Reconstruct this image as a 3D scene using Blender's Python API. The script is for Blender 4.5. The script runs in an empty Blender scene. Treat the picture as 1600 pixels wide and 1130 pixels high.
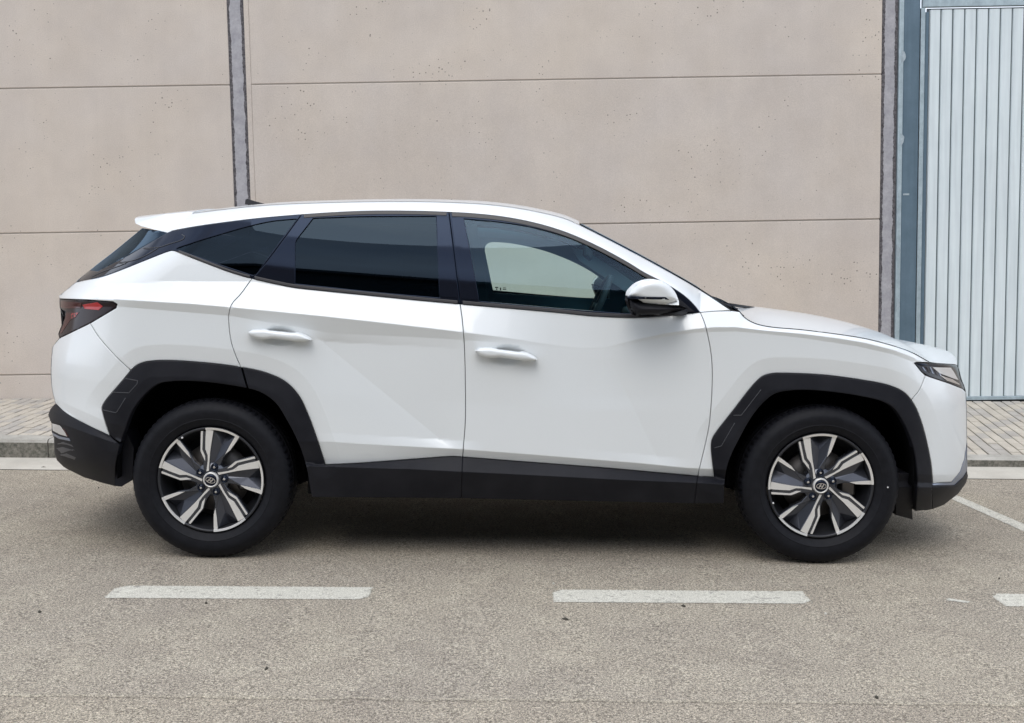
import bpy, bmesh, math, random
import numpy as np
from mathutils import Vector, Matrix
from mathutils.geometry import delaunay_2d_cdt
random.seed(7)
C = bpy.context.scene.collection
sc = bpy.context.scene
PI = math.pi
# ---------------------------------------------------------------- camera
FPX = 1790.0; PITCH = math.atan(165/FPX); ROLL = -0.0165
CAM = np.array([0, -5.0, 1.33])
cd = bpy.data.cameras.new('camera'); cam = bpy.data.objects.new('camera', cd); C.objects.link(cam)
cd.sensor_width = 36; cd.lens = FPX/1600*36; cd.clip_end = 3000; cd.clip_start = .05
Mc = Matrix.Rotation(PI/2-PITCH, 3, 'X') @ Matrix.Rotation(ROLL, 3, 'Z')
cam.matrix_world = Matrix.Translation(Vector(CAM)) @ Mc.to_4x4()
sc.camera = cam
MC = np.array(Mc)
# ---------------------------------------------------------------- sky, sun, exposure
SUN_EL, SUN_AZ = math.radians(54), math.radians(187)
w = bpy.data.worlds.new('World'); sc.world = w; w.use_nodes = True
nt = w.node_tree; nt.nodes.clear()
out = nt.nodes.new('ShaderNodeOutputWorld'); bg = nt.nodes.new('ShaderNodeBackground')
sky = nt.nodes.new('ShaderNodeTexSky'); sky.sky_type = 'NISHITA'; sky.sun_disc = False
sky.sun_elevation = SUN_EL; sky.sun_rotation = SUN_AZ; sky.air_density = 1.2; sky.dust_density = 3
tc = nt.nodes.new('ShaderNodeTexCoord'); mp = nt.nodes.new('ShaderNodeMapping'); mp.inputs['Scale'].default_value = (1, 1, 2.6)
n1 = nt.nodes.new('ShaderNodeTexNoise'); n1.inputs['Scale'].default_value = 2.2; n1.inputs['Detail'].default_value = 7; n1.inputs['Roughness'].default_value = .55
n2 = nt.nodes.new('ShaderNodeTexNoise'); n2.inputs['Scale'].default_value = 3.1; n2.inputs['Detail'].default_value = 5
r1 = nt.nodes.new('ShaderNodeValToRGB'); r1.color_ramp.elements[0].position = .30; r1.color_ramp.elements[1].position = .52
r2 = nt.nodes.new('ShaderNodeValToRGB')
r2.color_ramp.elements[0].position = .3; r2.color_ramp.elements[0].color = (.52, .56, .64, 1)
r2.color_ramp.elements[1].position = .7; r2.color_ramp.elements[1].color = (1, 1, 1, 1)
sc_ = nt.nodes.new('ShaderNodeVectorMath'); sc_.operation = 'MULTIPLY'; sc_.inputs[1].default_value = (15.6, 16.2, 17.2)
mix = nt.nodes.new('ShaderNodeMix'); mix.data_type = 'RGBA'
L = nt.links.new
L(tc.outputs['Generated'], mp.inputs['Vector']); L(mp.outputs[0], n1.inputs['Vector']); L(mp.outputs[0], n2.inputs['Vector'])
L(n1.outputs['Fac'], r1.inputs[0]); L(n2.outputs['Fac'], r2.inputs[0]); L(r2.outputs[0], sc_.inputs[0])
L(r1.outputs[0], mix.inputs[0]); L(sky.outputs[0], mix.inputs[6]); L(sc_.outputs[0], mix.inputs[7])
L(mix.outputs[2], bg.inputs[0]); bg.inputs[1].default_value = .134; L(bg.outputs[0], out.inputs[0])
sd = bpy.data.lights.new('sun', 'SUN'); sd.energy = .95; sd.angle = math.radians(34); sd.color = (1, .95, .88)
so = bpy.data.objects.new('sun', sd); C.objects.link(so)
sdir = Vector((math.sin(SUN_AZ)*math.cos(SUN_EL), math.cos(SUN_AZ)*math.cos(SUN_EL), math.sin(SUN_EL)))
so.rotation_euler = sdir.to_track_quat('Z', 'Y').to_euler()
vs = sc.view_settings; vs.view_transform = 'Standard'; vs.look = 'None'; vs.gamma = 1; vs.use_curve_mapping = False; vs.exposure = 0
# ---------------------------------------------------------------- materials
def mat(name, col=(.5, .5, .5), rough=.5, metal=0, coat=0, spec=.5, nodes=None, bump=None):
    m = bpy.data.materials.new(name); m.use_nodes = True
    b = m.node_tree.nodes['Principled BSDF']
    b.inputs['Base Color'].default_value = (*col, 1); b.inputs['Roughness'].default_value = rough
    b.inputs['Metallic'].default_value = metal; b.inputs['Coat Weight'].default_value = coat
    b.inputs['Coat Roughness'].default_value = .03; b.inputs['Specular IOR Level'].default_value = spec
    if nodes: nodes(m.node_tree, b)
    return m
def N(t, typ, **kw):
    n = t.nodes.new(typ)
    for k, v in kw.items():
        if k in n.inputs: n.inputs[k].default_value = v
        else: setattr(n, k, v)
    return n
def ramp(t, src, stops):
    r = t.nodes.new('ShaderNodeValToRGB'); e = r.color_ramp.elements
    while len(e) < len(stops): e.new(.5)
    for i, (p, c) in enumerate(stops):
        e[i].position = p; e[i].color = (*c, 1) if len(c) == 3 else c
    t.links.new(src, r.inputs[0]); return r.outputs[0]
def mixc(t, f, a, b, mode='MIX'):
    m = t.nodes.new('ShaderNodeMix'); m.data_type = 'RGBA'; m.blend_type = mode
    for i, v in ((0, f), (6, a), (7, b)):
        if isinstance(v, (int, float)): m.inputs[i].default_value = v
        elif isinstance(v, tuple): m.inputs[i].default_value = (*v, 1)
        else: t.links.new(v, m.inputs[i])
    return m.outputs[2]
def bumpn(t, b, src, strength, dist):
    n = N(t, 'ShaderNodeBump', Strength=strength, Distance=dist)
    t.links.new(src, n.inputs['Height']); t.links.new(n.outputs[0], b.inputs['Normal'])
def obj_coord(t, world=True):
    if world:
        g = t.nodes.new('ShaderNodeNewGeometry'); return g.outputs['Position']
    return t.nodes.new('ShaderNodeTexCoord').outputs['Object']
def noise(t, vec, scale, detail=4, rough=.5):
    n = N(t, 'ShaderNodeTexNoise', Scale=scale, Detail=detail, Roughness=rough); t.links.new(vec, n.inputs['Vector']); return n.outputs['Fac']
def voro(t, vec, scale, out='Distance'):
    n = N(t, 'ShaderNodeTexVoronoi', Scale=scale); t.links.new(vec, n.inputs['Vector']); return n.outputs[out]

def asphalt_nodes(t, b):
    v = obj_coord(t)
    fine = noise(t, v, 250, 3, .8); grit = noise(t, v, 110, 2, .65); big = noise(t, v, .9, 4, .6); med = noise(t, v, 5, 4, .6)
    base = ramp(t, fine, [(.36, (.085, .075, .061)), (.5, (.315, .280, .230)), (.64, (.62, .56, .47))])
    g2 = ramp(t, grit, [(.35, (.55, .54, .53)), (.5, (1, 1, 1)), (.66, (1.35, 1.33, 1.28))])
    c = mixc(t, 1.0, base, g2, 'MULTIPLY')
    bg_ = ramp(t, big, [(.35, (.94, .94, .95)), (.65, (1.05, 1.05, 1.03))])
    c = mixc(t, 1.0, c, bg_, 'MULTIPLY')
    md = ramp(t, med, [(.35, (.93, .92, .92)), (.65, (1.07, 1.07, 1.06))])
    c = mixc(t, 1.0, c, md, 'MULTIPLY')
    st = ramp(t, voro(t, v, 42), [(.0, (1.9, 1.88, 1.8)), (.10, (1, 1, 1))])
    sel = ramp(t, noise(t, v, 37, 1), [(.58, (0, 0, 0)), (.62, (1, 1, 1))])
    c = mixc(t, sel, c, mixc(t, 1.0, c, st, 'MULTIPLY'))
    # the seam with the older surface of the traffic lane
    sx = t.nodes.new('ShaderNodeSeparateXYZ'); t.links.new(v, sx.inputs[0])
    wob = N(t, 'ShaderNodeMath', operation='MULTIPLY_ADD'); t.links.new(noise(t, v, 9, 3), wob.inputs[0]); wob.inputs[1].default_value = .05; t.links.new(sx.outputs[1], wob.inputs[2])
    line = ramp(t, wob.outputs[0], [(0, (1, 1, 1)), (1, (1, 1, 1))])
    mr = N(t, 'ShaderNodeMapRange'); t.links.new(wob.outputs[0], mr.inputs[0]); mr.inputs[1].default_value = -1.60; mr.inputs[2].default_value = -1.50
    ln = ramp(t, mr.outputs[0], [(.0, (.98, .97, .96)), (.30, (.98, .97, .96)), (.42, (.66, .65, .64)), (.52, (1.12, 1.12, 1.1)), (.7, (1, 1, 1))])
    c = mixc(t, 1.0, c, ln, 'MULTIPLY')
    t.links.new(c, b.inputs['Base Color'])
    bumpn(t, b, mixc(t, .5, fine, grit), .7, .006)
M = {}
M['asphalt'] = mat('asphalt', (.2, .19, .17), .95, spec=.15, nodes=asphalt_nodes)
def linepaint(t, b):
    v = obj_coord(t)
    fine = noise(t, v, 190, 3, .7); wear = noise(t, v, 26, 5, .7)
    f = ramp(t, wear, [(.34, (0, 0, 0)), (.44, (1, 1, 1))])
    fb = ramp(t, fine, [(.36, (.30, .275, .23)), (.48, (.54, .52, .45)), (.66, (.72, .70, .62))])
    c = mixc(t, f, (.30, .285, .25), fb)
    t.links.new(c, b.inputs['Base Color']); bumpn(t, b, fine, .5, .004)
    # ragged, worn-through edges
    tc = t.nodes.new('ShaderNodeTexCoord'); s = t.nodes.new('ShaderNodeSeparateXYZ'); t.links.new(tc.outputs['UV'], s.inputs[0])
    vc = s.outputs[0]
    n = noise(t, v, 120, 4, .85)
    m1 = N(t, 'ShaderNodeMath', operation='MULTIPLY_ADD'); t.links.new(n, m1.inputs[0]); m1.inputs[1].default_value = .055; t.links.new(vc, m1.inputs[2])
    gt = N(t, 'ShaderNodeMath', operation='GREATER_THAN'); t.links.new(m1.outputs[0], gt.inputs[0]); gt.inputs[1].default_value = .032
    t.links.new(gt.outputs[0], b.inputs['Alpha'])
M['line_paint'] = mat('line_paint', (.6, .6, .55), .85, spec=.2, nodes=linepaint)
def concrete(c0, c1, sc1=3, pits=True, bump=.25, rough=.9, grain=120, dirt=None):
    def f(t, b):
        v = obj_coord(t)
        a = noise(t, v, sc1, 5, .6); g = noise(t, v, grain, 3, .6)
        c = ramp(t, a, [(.32, c0), (.68, c1)])
        gr = ramp(t, g, [(.3, (.90, .90, .90)), (.7, (1.07, 1.07, 1.07))]); c = mixc(t, 1.0, c, gr, 'MULTIPLY')
        h = g
        if pits:
            vr = N(t, 'ShaderNodeTexVoronoi', Scale=38.0, Randomness=1.0); t.links.new(v, vr.inputs['Vector'])
            s = t.nodes.new('ShaderNodeSeparateColor'); t.links.new(vr.outputs['Color'], s.inputs[0])
            cl = noise(t, v, 2.2, 3)                     # pits come in clusters
            q = N(t, 'ShaderNodeMath', operation='MULTIPLY'); t.links.new(s.outputs[0], q.inputs[0]); t.links.new(cl, q.inputs[1])
            sz = N(t, 'ShaderNodeMapRange'); t.links.new(q.outputs[0], sz.inputs[0]); sz.inputs[1].default_value = .33; sz.inputs[2].default_value = .60; sz.inputs[3].default_value = 0; sz.inputs[4].default_value = .23
            lt = N(t, 'ShaderNodeMath', operation='LESS_THAN'); t.links.new(vr.outputs['Distance'], lt.inputs[0]); t.links.new(sz.outputs[0], lt.inputs[1])
            f2 = N(t, 'ShaderNodeMath', operation='MULTIPLY'); t.links.new(lt.outputs[0], f2.inputs[0]); f2.inputs[1].default_value = .85
            c = mixc(t, f2.outputs[0], c, (.16, .145, .13))
            st = ramp(t, noise(t, v, .55, 4, .65), [(.35, (.95, .955, .975)), (.65, (1.035, 1.02, .99))]); c = mixc(t, 1.0, c, st, 'MULTIPLY')
            # faint tide marks and streaks running down
            mp = t.nodes.new('ShaderNodeMapping'); mp.inputs['Scale'].default_value = (7, 1, .5); t.links.new(v, mp.inputs[0])
            sk = ramp(t, noise(t, mp.outputs[0], 1.6, 4, .6), [(.35, (.985, .985, .985)), (.6, (1.005, 1.005, 1.005))]); c = mixc(t, 1.0, c, sk, 'MULTIPLY')
        if dirt:
            sx = t.nodes.new('ShaderNodeSeparateXYZ'); t.links.new(v, sx.inputs[0])
            mr = N(t, 'ShaderNodeMapRange'); t.links.new(sx.outputs[2], mr.inputs[0]); mr.inputs[1].default_value = dirt[0]; mr.inputs[2].default_value = dirt[1]
            ns = N(t, 'ShaderNodeMath', operation='MULTIPLY_ADD'); t.links.new(noise(t, v, 30, 5, .7), ns.inputs[0]); ns.inputs[1].default_value = 1.4; t.links.new(mr.outputs[0], ns.inputs[2])
            c = mixc(t, ramp(t, ns.outputs[0], [(.5, (1, 1, 1)), (1.0, (0, 0, 0))]), c, mixc(t, 1.0, c, (.55, .53, .48), 'MULTIPLY'))
        t.links.new(c, b.inputs['Base Color']); bumpn(t, b, h, bump, .003)
    return f
M['wall'] = mat('wall_concrete', rough=.92, spec=.2, nodes=concrete((.565, .503, .448), (.62, .557, .50)))
M['mortar'] = mat('mortar', rough=.95, spec=.15, nodes=concrete((.33, .325, .35), (.44, .43, .45), 12, False, .8, grain=60))
M['mortar_dark'] = mat('mortar_edge', rough=.95, spec=.1, nodes=concrete((.055, .052, .056), (.19, .18, .19), 60, False, .9, grain=140))
M['joint'] = mat('joint_fill', (.42, .38, .34), .95, spec=.1)  # own tone of the recessed joints between wall panels
M['paver'] = mat('paver', rough=.92, spec=.2, nodes=concrete((.42, .38, .32), (.52, .475, .405), 5, False, .4, grain=150))
M['paver2'] = mat('paver_grey', rough=.92, spec=.2, nodes=concrete((.36, .335, .30), (.44, .41, .37), 7, False, .4, grain=150))
M['sand'] = mat('joint_sand', rough=1, spec=.1, nodes=concrete((.075, .066, .055), (.14, .125, .10), 18, False, .6, grain=160))
M['kerb'] = mat('kerb_concrete', rough=.93, spec=.2, nodes=concrete((.33, .315, .28), (.47, .45, .405), 8, False, .9, grain=90))
M['kerb_dark'] = mat('kerb_stain', rough=.95, spec=.1, nodes=concrete((.10, .10, .085), (.27, .255, .22), 45, False, .9, grain=140))
M['gutter'] = mat('gutter_concrete', rough=.93, spec=.2, nodes=concrete((.46, .43, .375), (.56, .53, .465), 4, False, .4, grain=130))
def galv(c0, c1, s=14):
    def f(t, b):
        v = obj_coord(t); a = noise(t, v, s, 6, .7); c = ramp(t, a, [(.32, c0), (.7, c1)])
        mp = t.nodes.new('ShaderNodeMapping'); mp.inputs['Scale'].default_value = (14, 14, .7); t.links.new(v, mp.inputs[0])
        c = mixc(t, 1.0, c, ramp(t, noise(t, mp.outputs[0], 2, 4), [(.3, (.90, .90, .91)), (.7, (1.06, 1.06, 1.06))]), 'MULTIPLY')
        t.links.new(c, b.inputs['Base Color'])
    return f
M['galv'] = mat('galvanised_steel', rough=.5, metal=.35, nodes=galv((.34, .42, .46), (.50, .60, .64)))
M['post'] = mat('blue_grey_steel', rough=.55, metal=.3, nodes=galv((.10, .155, .20), (.14, .205, .26), 3))
M['patch'] = mat('zinc_patch', rough=.6, metal=.2, nodes=galv((.30, .36, .40), (.46, .53, .57), 30))
M['gate'] = mat('gate_panel', rough=.45, metal=.0, coat=.1, nodes=galv((.66, .735, .755), (.72, .79, .81), 2))
M['gate_groove'] = mat('gate_groove', (.12, .15, .17), .6)
M['black_gap'] = mat('black_gap', (.012, .013, .015), .9)
# car
def paintn(t, b):
    v = obj_coord(t); n = noise(t, v, 900, 1)
    t.links.new(ramp(t, n, [(.3, (.715, .745, .76)), (.7, (.76, .79, .80))]), b.inputs['Base Color'])
M['paint'] = mat('white_paint', (.78, .79, .8), .30, coat=.6, nodes=paintn)
def plastic(t, b):
    v = obj_coord(t, False); n = noise(t, v, 700, 2); bumpn(t, b, n, .12, .001)
    c = ramp(t, noise(t, v, 6, 4), [(.3, (.006, .0065, .010)), (.7, (.014, .0145, .019))]); t.links.new(c, b.inputs['Base Color'])
M['plastic'] = mat('black_plastic', (.022, .023, .028), .52, spec=.20, nodes=plastic)
M['plastic_light'] = mat('paler_plastic', (.06, .062, .07), .45)  # paler black plastic for ridges, cladding marks, bumper facets and one wiper
M['gloss'] = mat('gloss_black', (.008, .009, .014), .05, coat=0, spec=.32)
M['gloss'].node_tree.nodes['Principled BSDF'].inputs['Specular Tint'].default_value = (.45, .62, 1, 1)
M['trim'] = mat('window_rubber', (.035, .033, .036), .38)
M['shell'] = mat('inner_shell', (.006, .006, .007), .9, spec=.05)
def tyren(t, b):
    v = obj_coord(t, False); n = noise(t, v, 40, 4)
    t.links.new(ramp(t, n, [(.3, (.004, .0045, .007)), (.7, (.008, .0085, .012))]), b.inputs['Base Color'])
M['tyre'] = mat('tyre_rubber', (.014, .014, .018), .6, spec=.22, nodes=tyren)
M['machined'] = mat('machined_alloy', (.82, .81, .79), .32, metal=.5)
M['gunmetal'] = mat('gunmetal', (.060, .066, .082), .24, metal=.7, coat=.5)
M['gunmetal2'] = mat('gunmetal_pocket', (.065, .070, .088), .3, metal=.6, coat=.3)
M['barrel'] = mat('rim_barrel', (.03, .031, .036), .45, metal=.4)
M['steel'] = mat('brake_steel', (.16, .15, .145), .45, metal=.8)
M['chrome'] = mat('chrome', (.75, .75, .76), .15, metal=1)
M['silver'] = mat('silver_skid', (.22, .25, .32), .35, metal=.4, coat=.3)
M['whitedot'] = mat('white_dot', (.8, .8, .8), .5)
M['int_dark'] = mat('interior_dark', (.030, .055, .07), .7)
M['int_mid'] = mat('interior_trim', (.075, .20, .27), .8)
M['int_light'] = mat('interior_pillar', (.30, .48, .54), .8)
def glassmat(name, tint, refl_rough=.0, ior=1.5):
    m = bpy.data.materials.new(name); m.use_nodes = True; t = m.node_tree; t.nodes.clear()
    o = t.nodes.new('ShaderNodeOutputMaterial'); tr = N(t, 'ShaderNodeBsdfTransparent', Color=(*tint, 1))
    g = N(t, 'ShaderNodeBsdfGlossy', Roughness=refl_rough, Color=(.52, .74, 1, 1)); fr = N(t, 'ShaderNodeFresnel', IOR=ior)
    mx = t.nodes.new('ShaderNodeMixShader'); t.links.new(fr.outputs[0], mx.inputs[0]); t.links.new(tr.outputs[0], mx.inputs[1]); t.links.new(g.outputs[0], mx.inputs[2])
    t.links.new(mx.outputs[0], o.inputs[0]); return m
M['glass'] = glassmat('door_glass', (.78, .92, .90), 0, 1.5)
M['privacy'] = glassmat('privacy_glass', (.045, .055, .085), 0, 1.37)
M['lens'] = glassmat('clear_lens', (.75, .78, .8), 0, 1.5)
M['lamp_dark'] = mat('lamp_housing', (.014, .015, .02), .16, coat=.1, spec=.3)
M['lamp_smoke'] = mat('smoked_lamp', (.018, .010, .013), .14, coat=0, spec=.25)
M['lamp_red'] = mat('red_lamp', (.40, .015, .02), .2, coat=.2)
M['lamp_red2'] = mat('dark_red_lamp', (.05, .004, .005), .15, coat=.1, spec=.3)
M['lamp_white'] = mat('reflector_white', (.55, .54, .53), .2, coat=.6)
M['opp_dark'] = mat('opposite_cladding', (.035, .055, .062), .6)
M['opp_brick'] = mat('opposite_render', (.24, .17, .13), .9)
# ---------------------------------------------------------------- helpers
def tag(o, label=None, cat=None, group=None, kind=None):
    if label: o['label'] = label
    if cat: o['category'] = cat
    if group: o['group'] = group
    if kind: o['kind'] = kind
    return o
def empty(name, loc=(0, 0, 0), parent=None):
    o = bpy.data.objects.new(name, None); C.objects.link(o); o.location = loc; o.empty_display_size = .1
    if parent: o.parent = parent
    return o
def mobj(name, me, m=None, parent=None, loc=None):
    o = bpy.data.objects.new(name, me); C.objects.link(o)
    if m and not me.materials:
        me.materials.append(m)
    if parent: o.parent = parent
    if loc is not None: o.location = loc
    return o
def pymesh(name, v, f, m=None, parent=None, smooth=False, loc=None):
    me = bpy.data.meshes.new(name); me.from_pydata([tuple(map(float, p)) for p in v], [], [tuple(int(i) for i in q) for q in f]); me.update()
    if smooth: me.polygons.foreach_set('use_smooth', [True]*len(me.polygons))
    return mobj(name, me, m, parent, loc)
def bmobj(name, bm, m, parent=None, smooth=False, loc=None):
    me = bpy.data.meshes.new(name); bm.normal_update(); bm.to_mesh(me); bm.free()
    if smooth: me.polygons.foreach_set('use_smooth', [True]*len(me.polygons))
    return mobj(name, me, m, parent, loc)
def boxbm(bm, x0, x1, y0, y1, z0, z1, bev=0, seg=1):
    r = bmesh.ops.create_cube(bm, size=1); vs_ = r['verts']
    for v in vs_: v.co = Vector(((x0+x1)/2+v.co.x*(x1-x0), (y0+y1)/2+v.co.y*(y1-y0), (z0+z1)/2+v.co.z*(z1-z0)))
    if bev:
        es = list({e for v in vs_ for e in v.link_edges}); bmesh.ops.bevel(bm, geom=es, offset=bev, segments=seg, profile=.5, affect='EDGES')
def box(name, x0, x1, y0, y1, z0, z1, m, parent=None, bev=0, seg=1, smooth=False):
    bm = bmesh.new(); boxbm(bm, x0, x1, y0, y1, z0, z1, bev, seg); return bmobj(name, bm, m, parent, smooth)
def ray_dir(px, py):
    px = np.asarray(px, float); py = np.asarray(py, float)
    d = np.stack([(px-800)/FPX, (565-py)/FPX, -np.ones_like(px)], -1)
    return d @ MC.T
def atY(px, py, Y):                                   # world point seen at a pixel on a plane of known distance
    d = ray_dir(px, py); t = (np.asarray(Y)-CAM[1])/d[..., 1]
    return CAM + d*t[..., None]
# ---------------------------------------------------------------- ground
S = -0.02647; Z0 = -0.0361
def gz(x): return Z0 + S*x
def sheet(name, x0, x1, y0, y1, m, dz=0, nx=1, zf=None, parent=None):
    v = []; f = []
    for i in range(nx+1):
        x = x0+(x1-x0)*i/nx
        for y in (y0, y1): v.append((x, y, (zf or (lambda a, b: gz(a)))(x, y)+dz))
    for i in range(nx): f.append((2*i, 2*i+2, 2*i+3, 2*i+1))
    return pymesh(name, v, f, m, parent)
tag(sheet('ground', -400, 400, -400, 400, mat('far_ground', (.2, .19, .165), .95), dz=-.06), kind='structure')
tag(sheet('road', -60, 60, -9, 2.09, M['asphalt']), kind='structure')
gut = tag(sheet('gutter', -14, 14, 2.085, 2.502, M['gutter'], dz=.004, nx=28), kind='structure')
def kh(x): return .13 if x < -3.08 else (.13-.07*min(1, (x+3.08)/1.0))
def wallbase(x): return .209 + (x+3.835)*(-.150/7.75) + (.02 if x < -6 else 0)
def pz(x, y):
    t = min(1, max(0, (y-2.66)/(4.5-2.66))); return (gz(x)+kh(x))*(1-t) + wallbase(x)*t
# road markings: painted sheets with worn edges, uv.x = metres to the nearest edge
def paint_strip(name, quad, n=24, m=None):
    a, b_, c, d = [np.array(q, float) for q in quad]           # a-b one long edge, d-c the other
    v = []; f = []; uv = []
    Wd = np.linalg.norm(a-d); Ln = np.linalg.norm(b_-a); K = 4
    for i in range(n+1):
        for j in range(K+1):
            s, t = i/n, j/K; p = (a*(1-s)+b_*s)*(1-t)+(d*(1-s)+c*s)*t
            v.append((p[0], p[1], gz(p[0])+.0018)); uv.append(min(s*Ln, (1-s)*Ln, t*Wd, (1-t)*Wd))
    for i in range(n):
        for j in range(K):
            q = i*(K+1)+j; f.append((q, q+K+1, q+K+2, q+1))
    o = pymesh(name, v, f, M['line_paint']); me = o.data; ul = me.uv_layers.new(name='uv')
    for lp in me.loops: ul.data[lp.index].uv = (uv[lp.vertex_index], 0)
    return o
mk = [(-1.635, -.585, 'worn white road dash below the rear wheel'), (.145, 1.185, 'worn white road dash in front of the front door and front wheel'), (1.94, 2.95, 'worn white road dash cut by the right edge of the photo')]
for x0, x1, lb in mk:
    o = paint_strip('lane_dash', ((x0, -.572), (x1, -.560), (x1, -.383), (x0, -.393)))
    tag(o, lb, 'road marking', 'dashes of the parking lane line'); o['kind'] = 'structure'; del o['kind']
o = paint_strip('bay_line', ((2.45, 2.08), (2.675, -.39), (2.785, -.39), (2.535, 2.08)), 60)
tag(o, 'long white bay line running from the gutter past the front bumper', 'road marking')
o = paint_strip('paint_smudge', ((1.73, -.50), (1.81, -.53), (1.83, -.51), (1.75, -.455)), 6)
tag(o, 'small white paint smudge on asphalt left of the rightmost dash', 'road marking')
# kerb stones
kerb = tag(empty('kerb', (0, 2.5, 0)), kind='structure')
kx = -12.08; edges = []
while kx < 12: edges.append(kx); kx += 1.0
for i, x0 in enumerate(edges):
    x1 = x0+.994; v = []; h0, h1 = kh(x0+.001), kh(x1-.001)
    if i and x0 > -4 and x0 < 4: x0 += .002
    pf = [(0, -.03), (0, .42), (.0, .80), (.012, .95), (.035, 1.0), (.155, 1.0), (.155, -.03)]
    jit = random.uniform(-.002, .002); ns = 6; f = []
    for k in range(ns+1):
        x = x0+(x1-x0)*k/ns; h = h0+(h1-h0)*k/ns; ee = .004 if k in (0, ns) else 0
        for (yy, tt) in pf: v.append((x, yy+jit+(ee if yy < .1 else 0)+random.uniform(-.0015, .0015), gz(x)+tt*h-(ee if tt > .9 else 0)))
    P_ = len(pf)
    for k in range(ns):
        for j in range(P_-1): f.append((k*P_+j, (k+1)*P_+j, (k+1)*P_+j+1, k*P_+j+1))
    f.append(tuple(range(P_))); f.append(tuple(ns*P_+j for j in range(P_-1, -1, -1)))
    me = bpy.data.meshes.new('kerb_stone'); me.from_pydata(v, [], f); me.materials.append(M['kerb']); me.materials.append(M['kerb_dark'])
    for q, p in enumerate(me.polygons):
        if q < ns*(P_-1) and q % (P_-1) in (0, 1): p.material_index = 1
    o = mobj('kerb_stone', me, None, kerb)
box('kerb_bed', -12, 12, .012, .15, -.6, -.4, M['kerb_dark'], kerb)
# pavement: bedding sheet and pavers, long side towards the wall
pav = tag(empty('pavement', (0, 2.66, 0)), kind='structure')
v = []; f = []; nx, ny = 96, 8
for i in range(nx+1):
    for j in range(ny+1):
        x = -12+24*i/nx; y = 2.64+(4.56-2.64)*j/ny; v.append((x, y-2.66, pz(x, y)-.010))
for i in range(nx):
    for j in range(ny): q = i*(ny+1)+j; f.append((q, q+ny+1, q+ny+2, q+1))
pymesh('joint_bed', v, f, M['sand'], pav)
def shear(x, y):
    k = -.05+.17*min(1, max(0, (x+3.5)/6)); return x+k*(y-4.5)
pv = []
def paver_geo(xa, xb, ya, yb, dz):
    g = .0045; lo = []; hi = []
    for (x, y) in ((xa+g, ya+g), (xb-g, ya+g), (xb-g, yb-g), (xa+g, yb-g)):
        X = shear(x, y); lo.append((X, y-2.66, pz(X, y)-.03+dz))
    for (x, y) in ((xa+g, ya+g), (xb-g, ya+g), (xb-g, yb-g), (xa+g, yb-g)):
        X = shear(x, y); hi.append((X, y-2.66, pz(X, y)-.003+dz))
    c = []
    for (x, y) in ((xa+g+.005, ya+g+.005), (xb-g-.005, ya+g+.005), (xb-g-.005, yb-g-.005), (xa+g+.005, yb-g-.005)):
        X = shear(x, y); c.append((X, y-2.66, pz(X, y)+dz))
    F = [(8, 9, 10, 11)]
    for k in range(4):
        n = (k+1) % 4; F.append((k, n, 4+n, 4+k)); F.append((4+k, 4+n, 8+n, 8+k))
    return lo+hi+c, F
near = []; rest = []
for i in range(-106, 106):
    xa = i*.08; off = .08 if i % 2 else 0
    yy = 2.66-off
    while yy < 4.49:
        ya, yb = max(yy, 2.66), min(yy+.16, 4.495)
        if yb-ya > .03:
            X = shear(xa, (ya+yb)/2); Zd = 5+ya; u = 800+(X+.05)*FPX/Zd
            vis = (-25 < u < 100) or (1495 < u < 1625)
            (near if vis else rest).append((xa, xa+.08, ya, yb))
        yy += .16
near.sort(key=lambda q: q[2]); rest += near[300:]; near = near[:300]; print('pavers', len(near), len(rest))
for q in near:
    v, f = paver_geo(*q, random.uniform(-.0025, .0025)); pymesh('paver', v, f, M[random.choice(['paver', 'paver', 'paver2'])], pav)
for mm in ('paver', 'paver2'):
    V = []; F = []
    for k, q in enumerate(rest):
        if (k*7 % 3 == 0) == (mm == 'paver2'):
            v, f = paver_geo(*q, random.uniform(-.0025, .0025)); b0 = len(V); V += v; F += [tuple(a+b0 for a in p) for p in f]
    o = pymesh('paver', V, F, M[mm], pav); o['kind'] = 'stuff'
# ---------------------------------------------------------------- concrete wall
YW = 4.5
wall = tag(empty('concrete_wall', (0, YW, 0)), 'tall beige precast concrete panel wall behind the white car', 'wall')
rows = [.409+1.172*k for k in range(-1, 5)]
cols = [(-13.5, -8.25), (-8.22, -2.262), (-2.085, 3.048)]
for (xa, xb) in cols:
    for k in range(len(rows)-1):
        za, zb = rows[k], rows[k+1]
        bm = bmesh.new(); dy = random.uniform(-.002, .002)
        boxbm(bm, xa, xb, dy, .16, za+.005, zb-.005, .004)
        bmobj('wall_panel', bm, M['wall'], wall)
for xa, xb in ((-13.5, -8.23), (-8.215, -2.264), (-2.089, 3.046)): box('panel_joint', xa, xb, .007, .15, rows[0], rows[-1], M['joint'], wall)
# ragged mortar strips between the panel columns
def mortar_strip(xa, xb, y, seed):
    rnd = random.Random(seed); n = 800; z0_, z1_ = -.1, 5.08
    v = []; f = []
    a = [0, 0]
    for i in range(n+1):
        z = z0_+(z1_-z0_)*i/n
        a = [q*.82+rnd.uniform(-.0028, .0028) for q in a]
        cols_ = [xa+.018+a[0], xa+.022+a[0], (xa+xb)/2, xb-.024+a[1], xb-.020+a[1]]
        dep = [.012, .0, .0, .0, .012]
        for X, d in zip(cols_, dep): v.append((X, y+d, z))
    for i in range(n):
        for j in range(4): q = i*5+j; f.append((q, q+1, q+6, q+5))
    pymesh('mortar_strip', v, f, M['mortar'], wall)
    box('mortar_edge', xa, xb, y+.0028, y+.06, z0_, z1_, M['mortar_dark'], wall)
mortar_strip(-2.262, -2.128, .006, 1)
box('panel_edge', -2.1265, -2.088, .004, .06, -.1, 5.08, M['wall'], wall)
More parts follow.
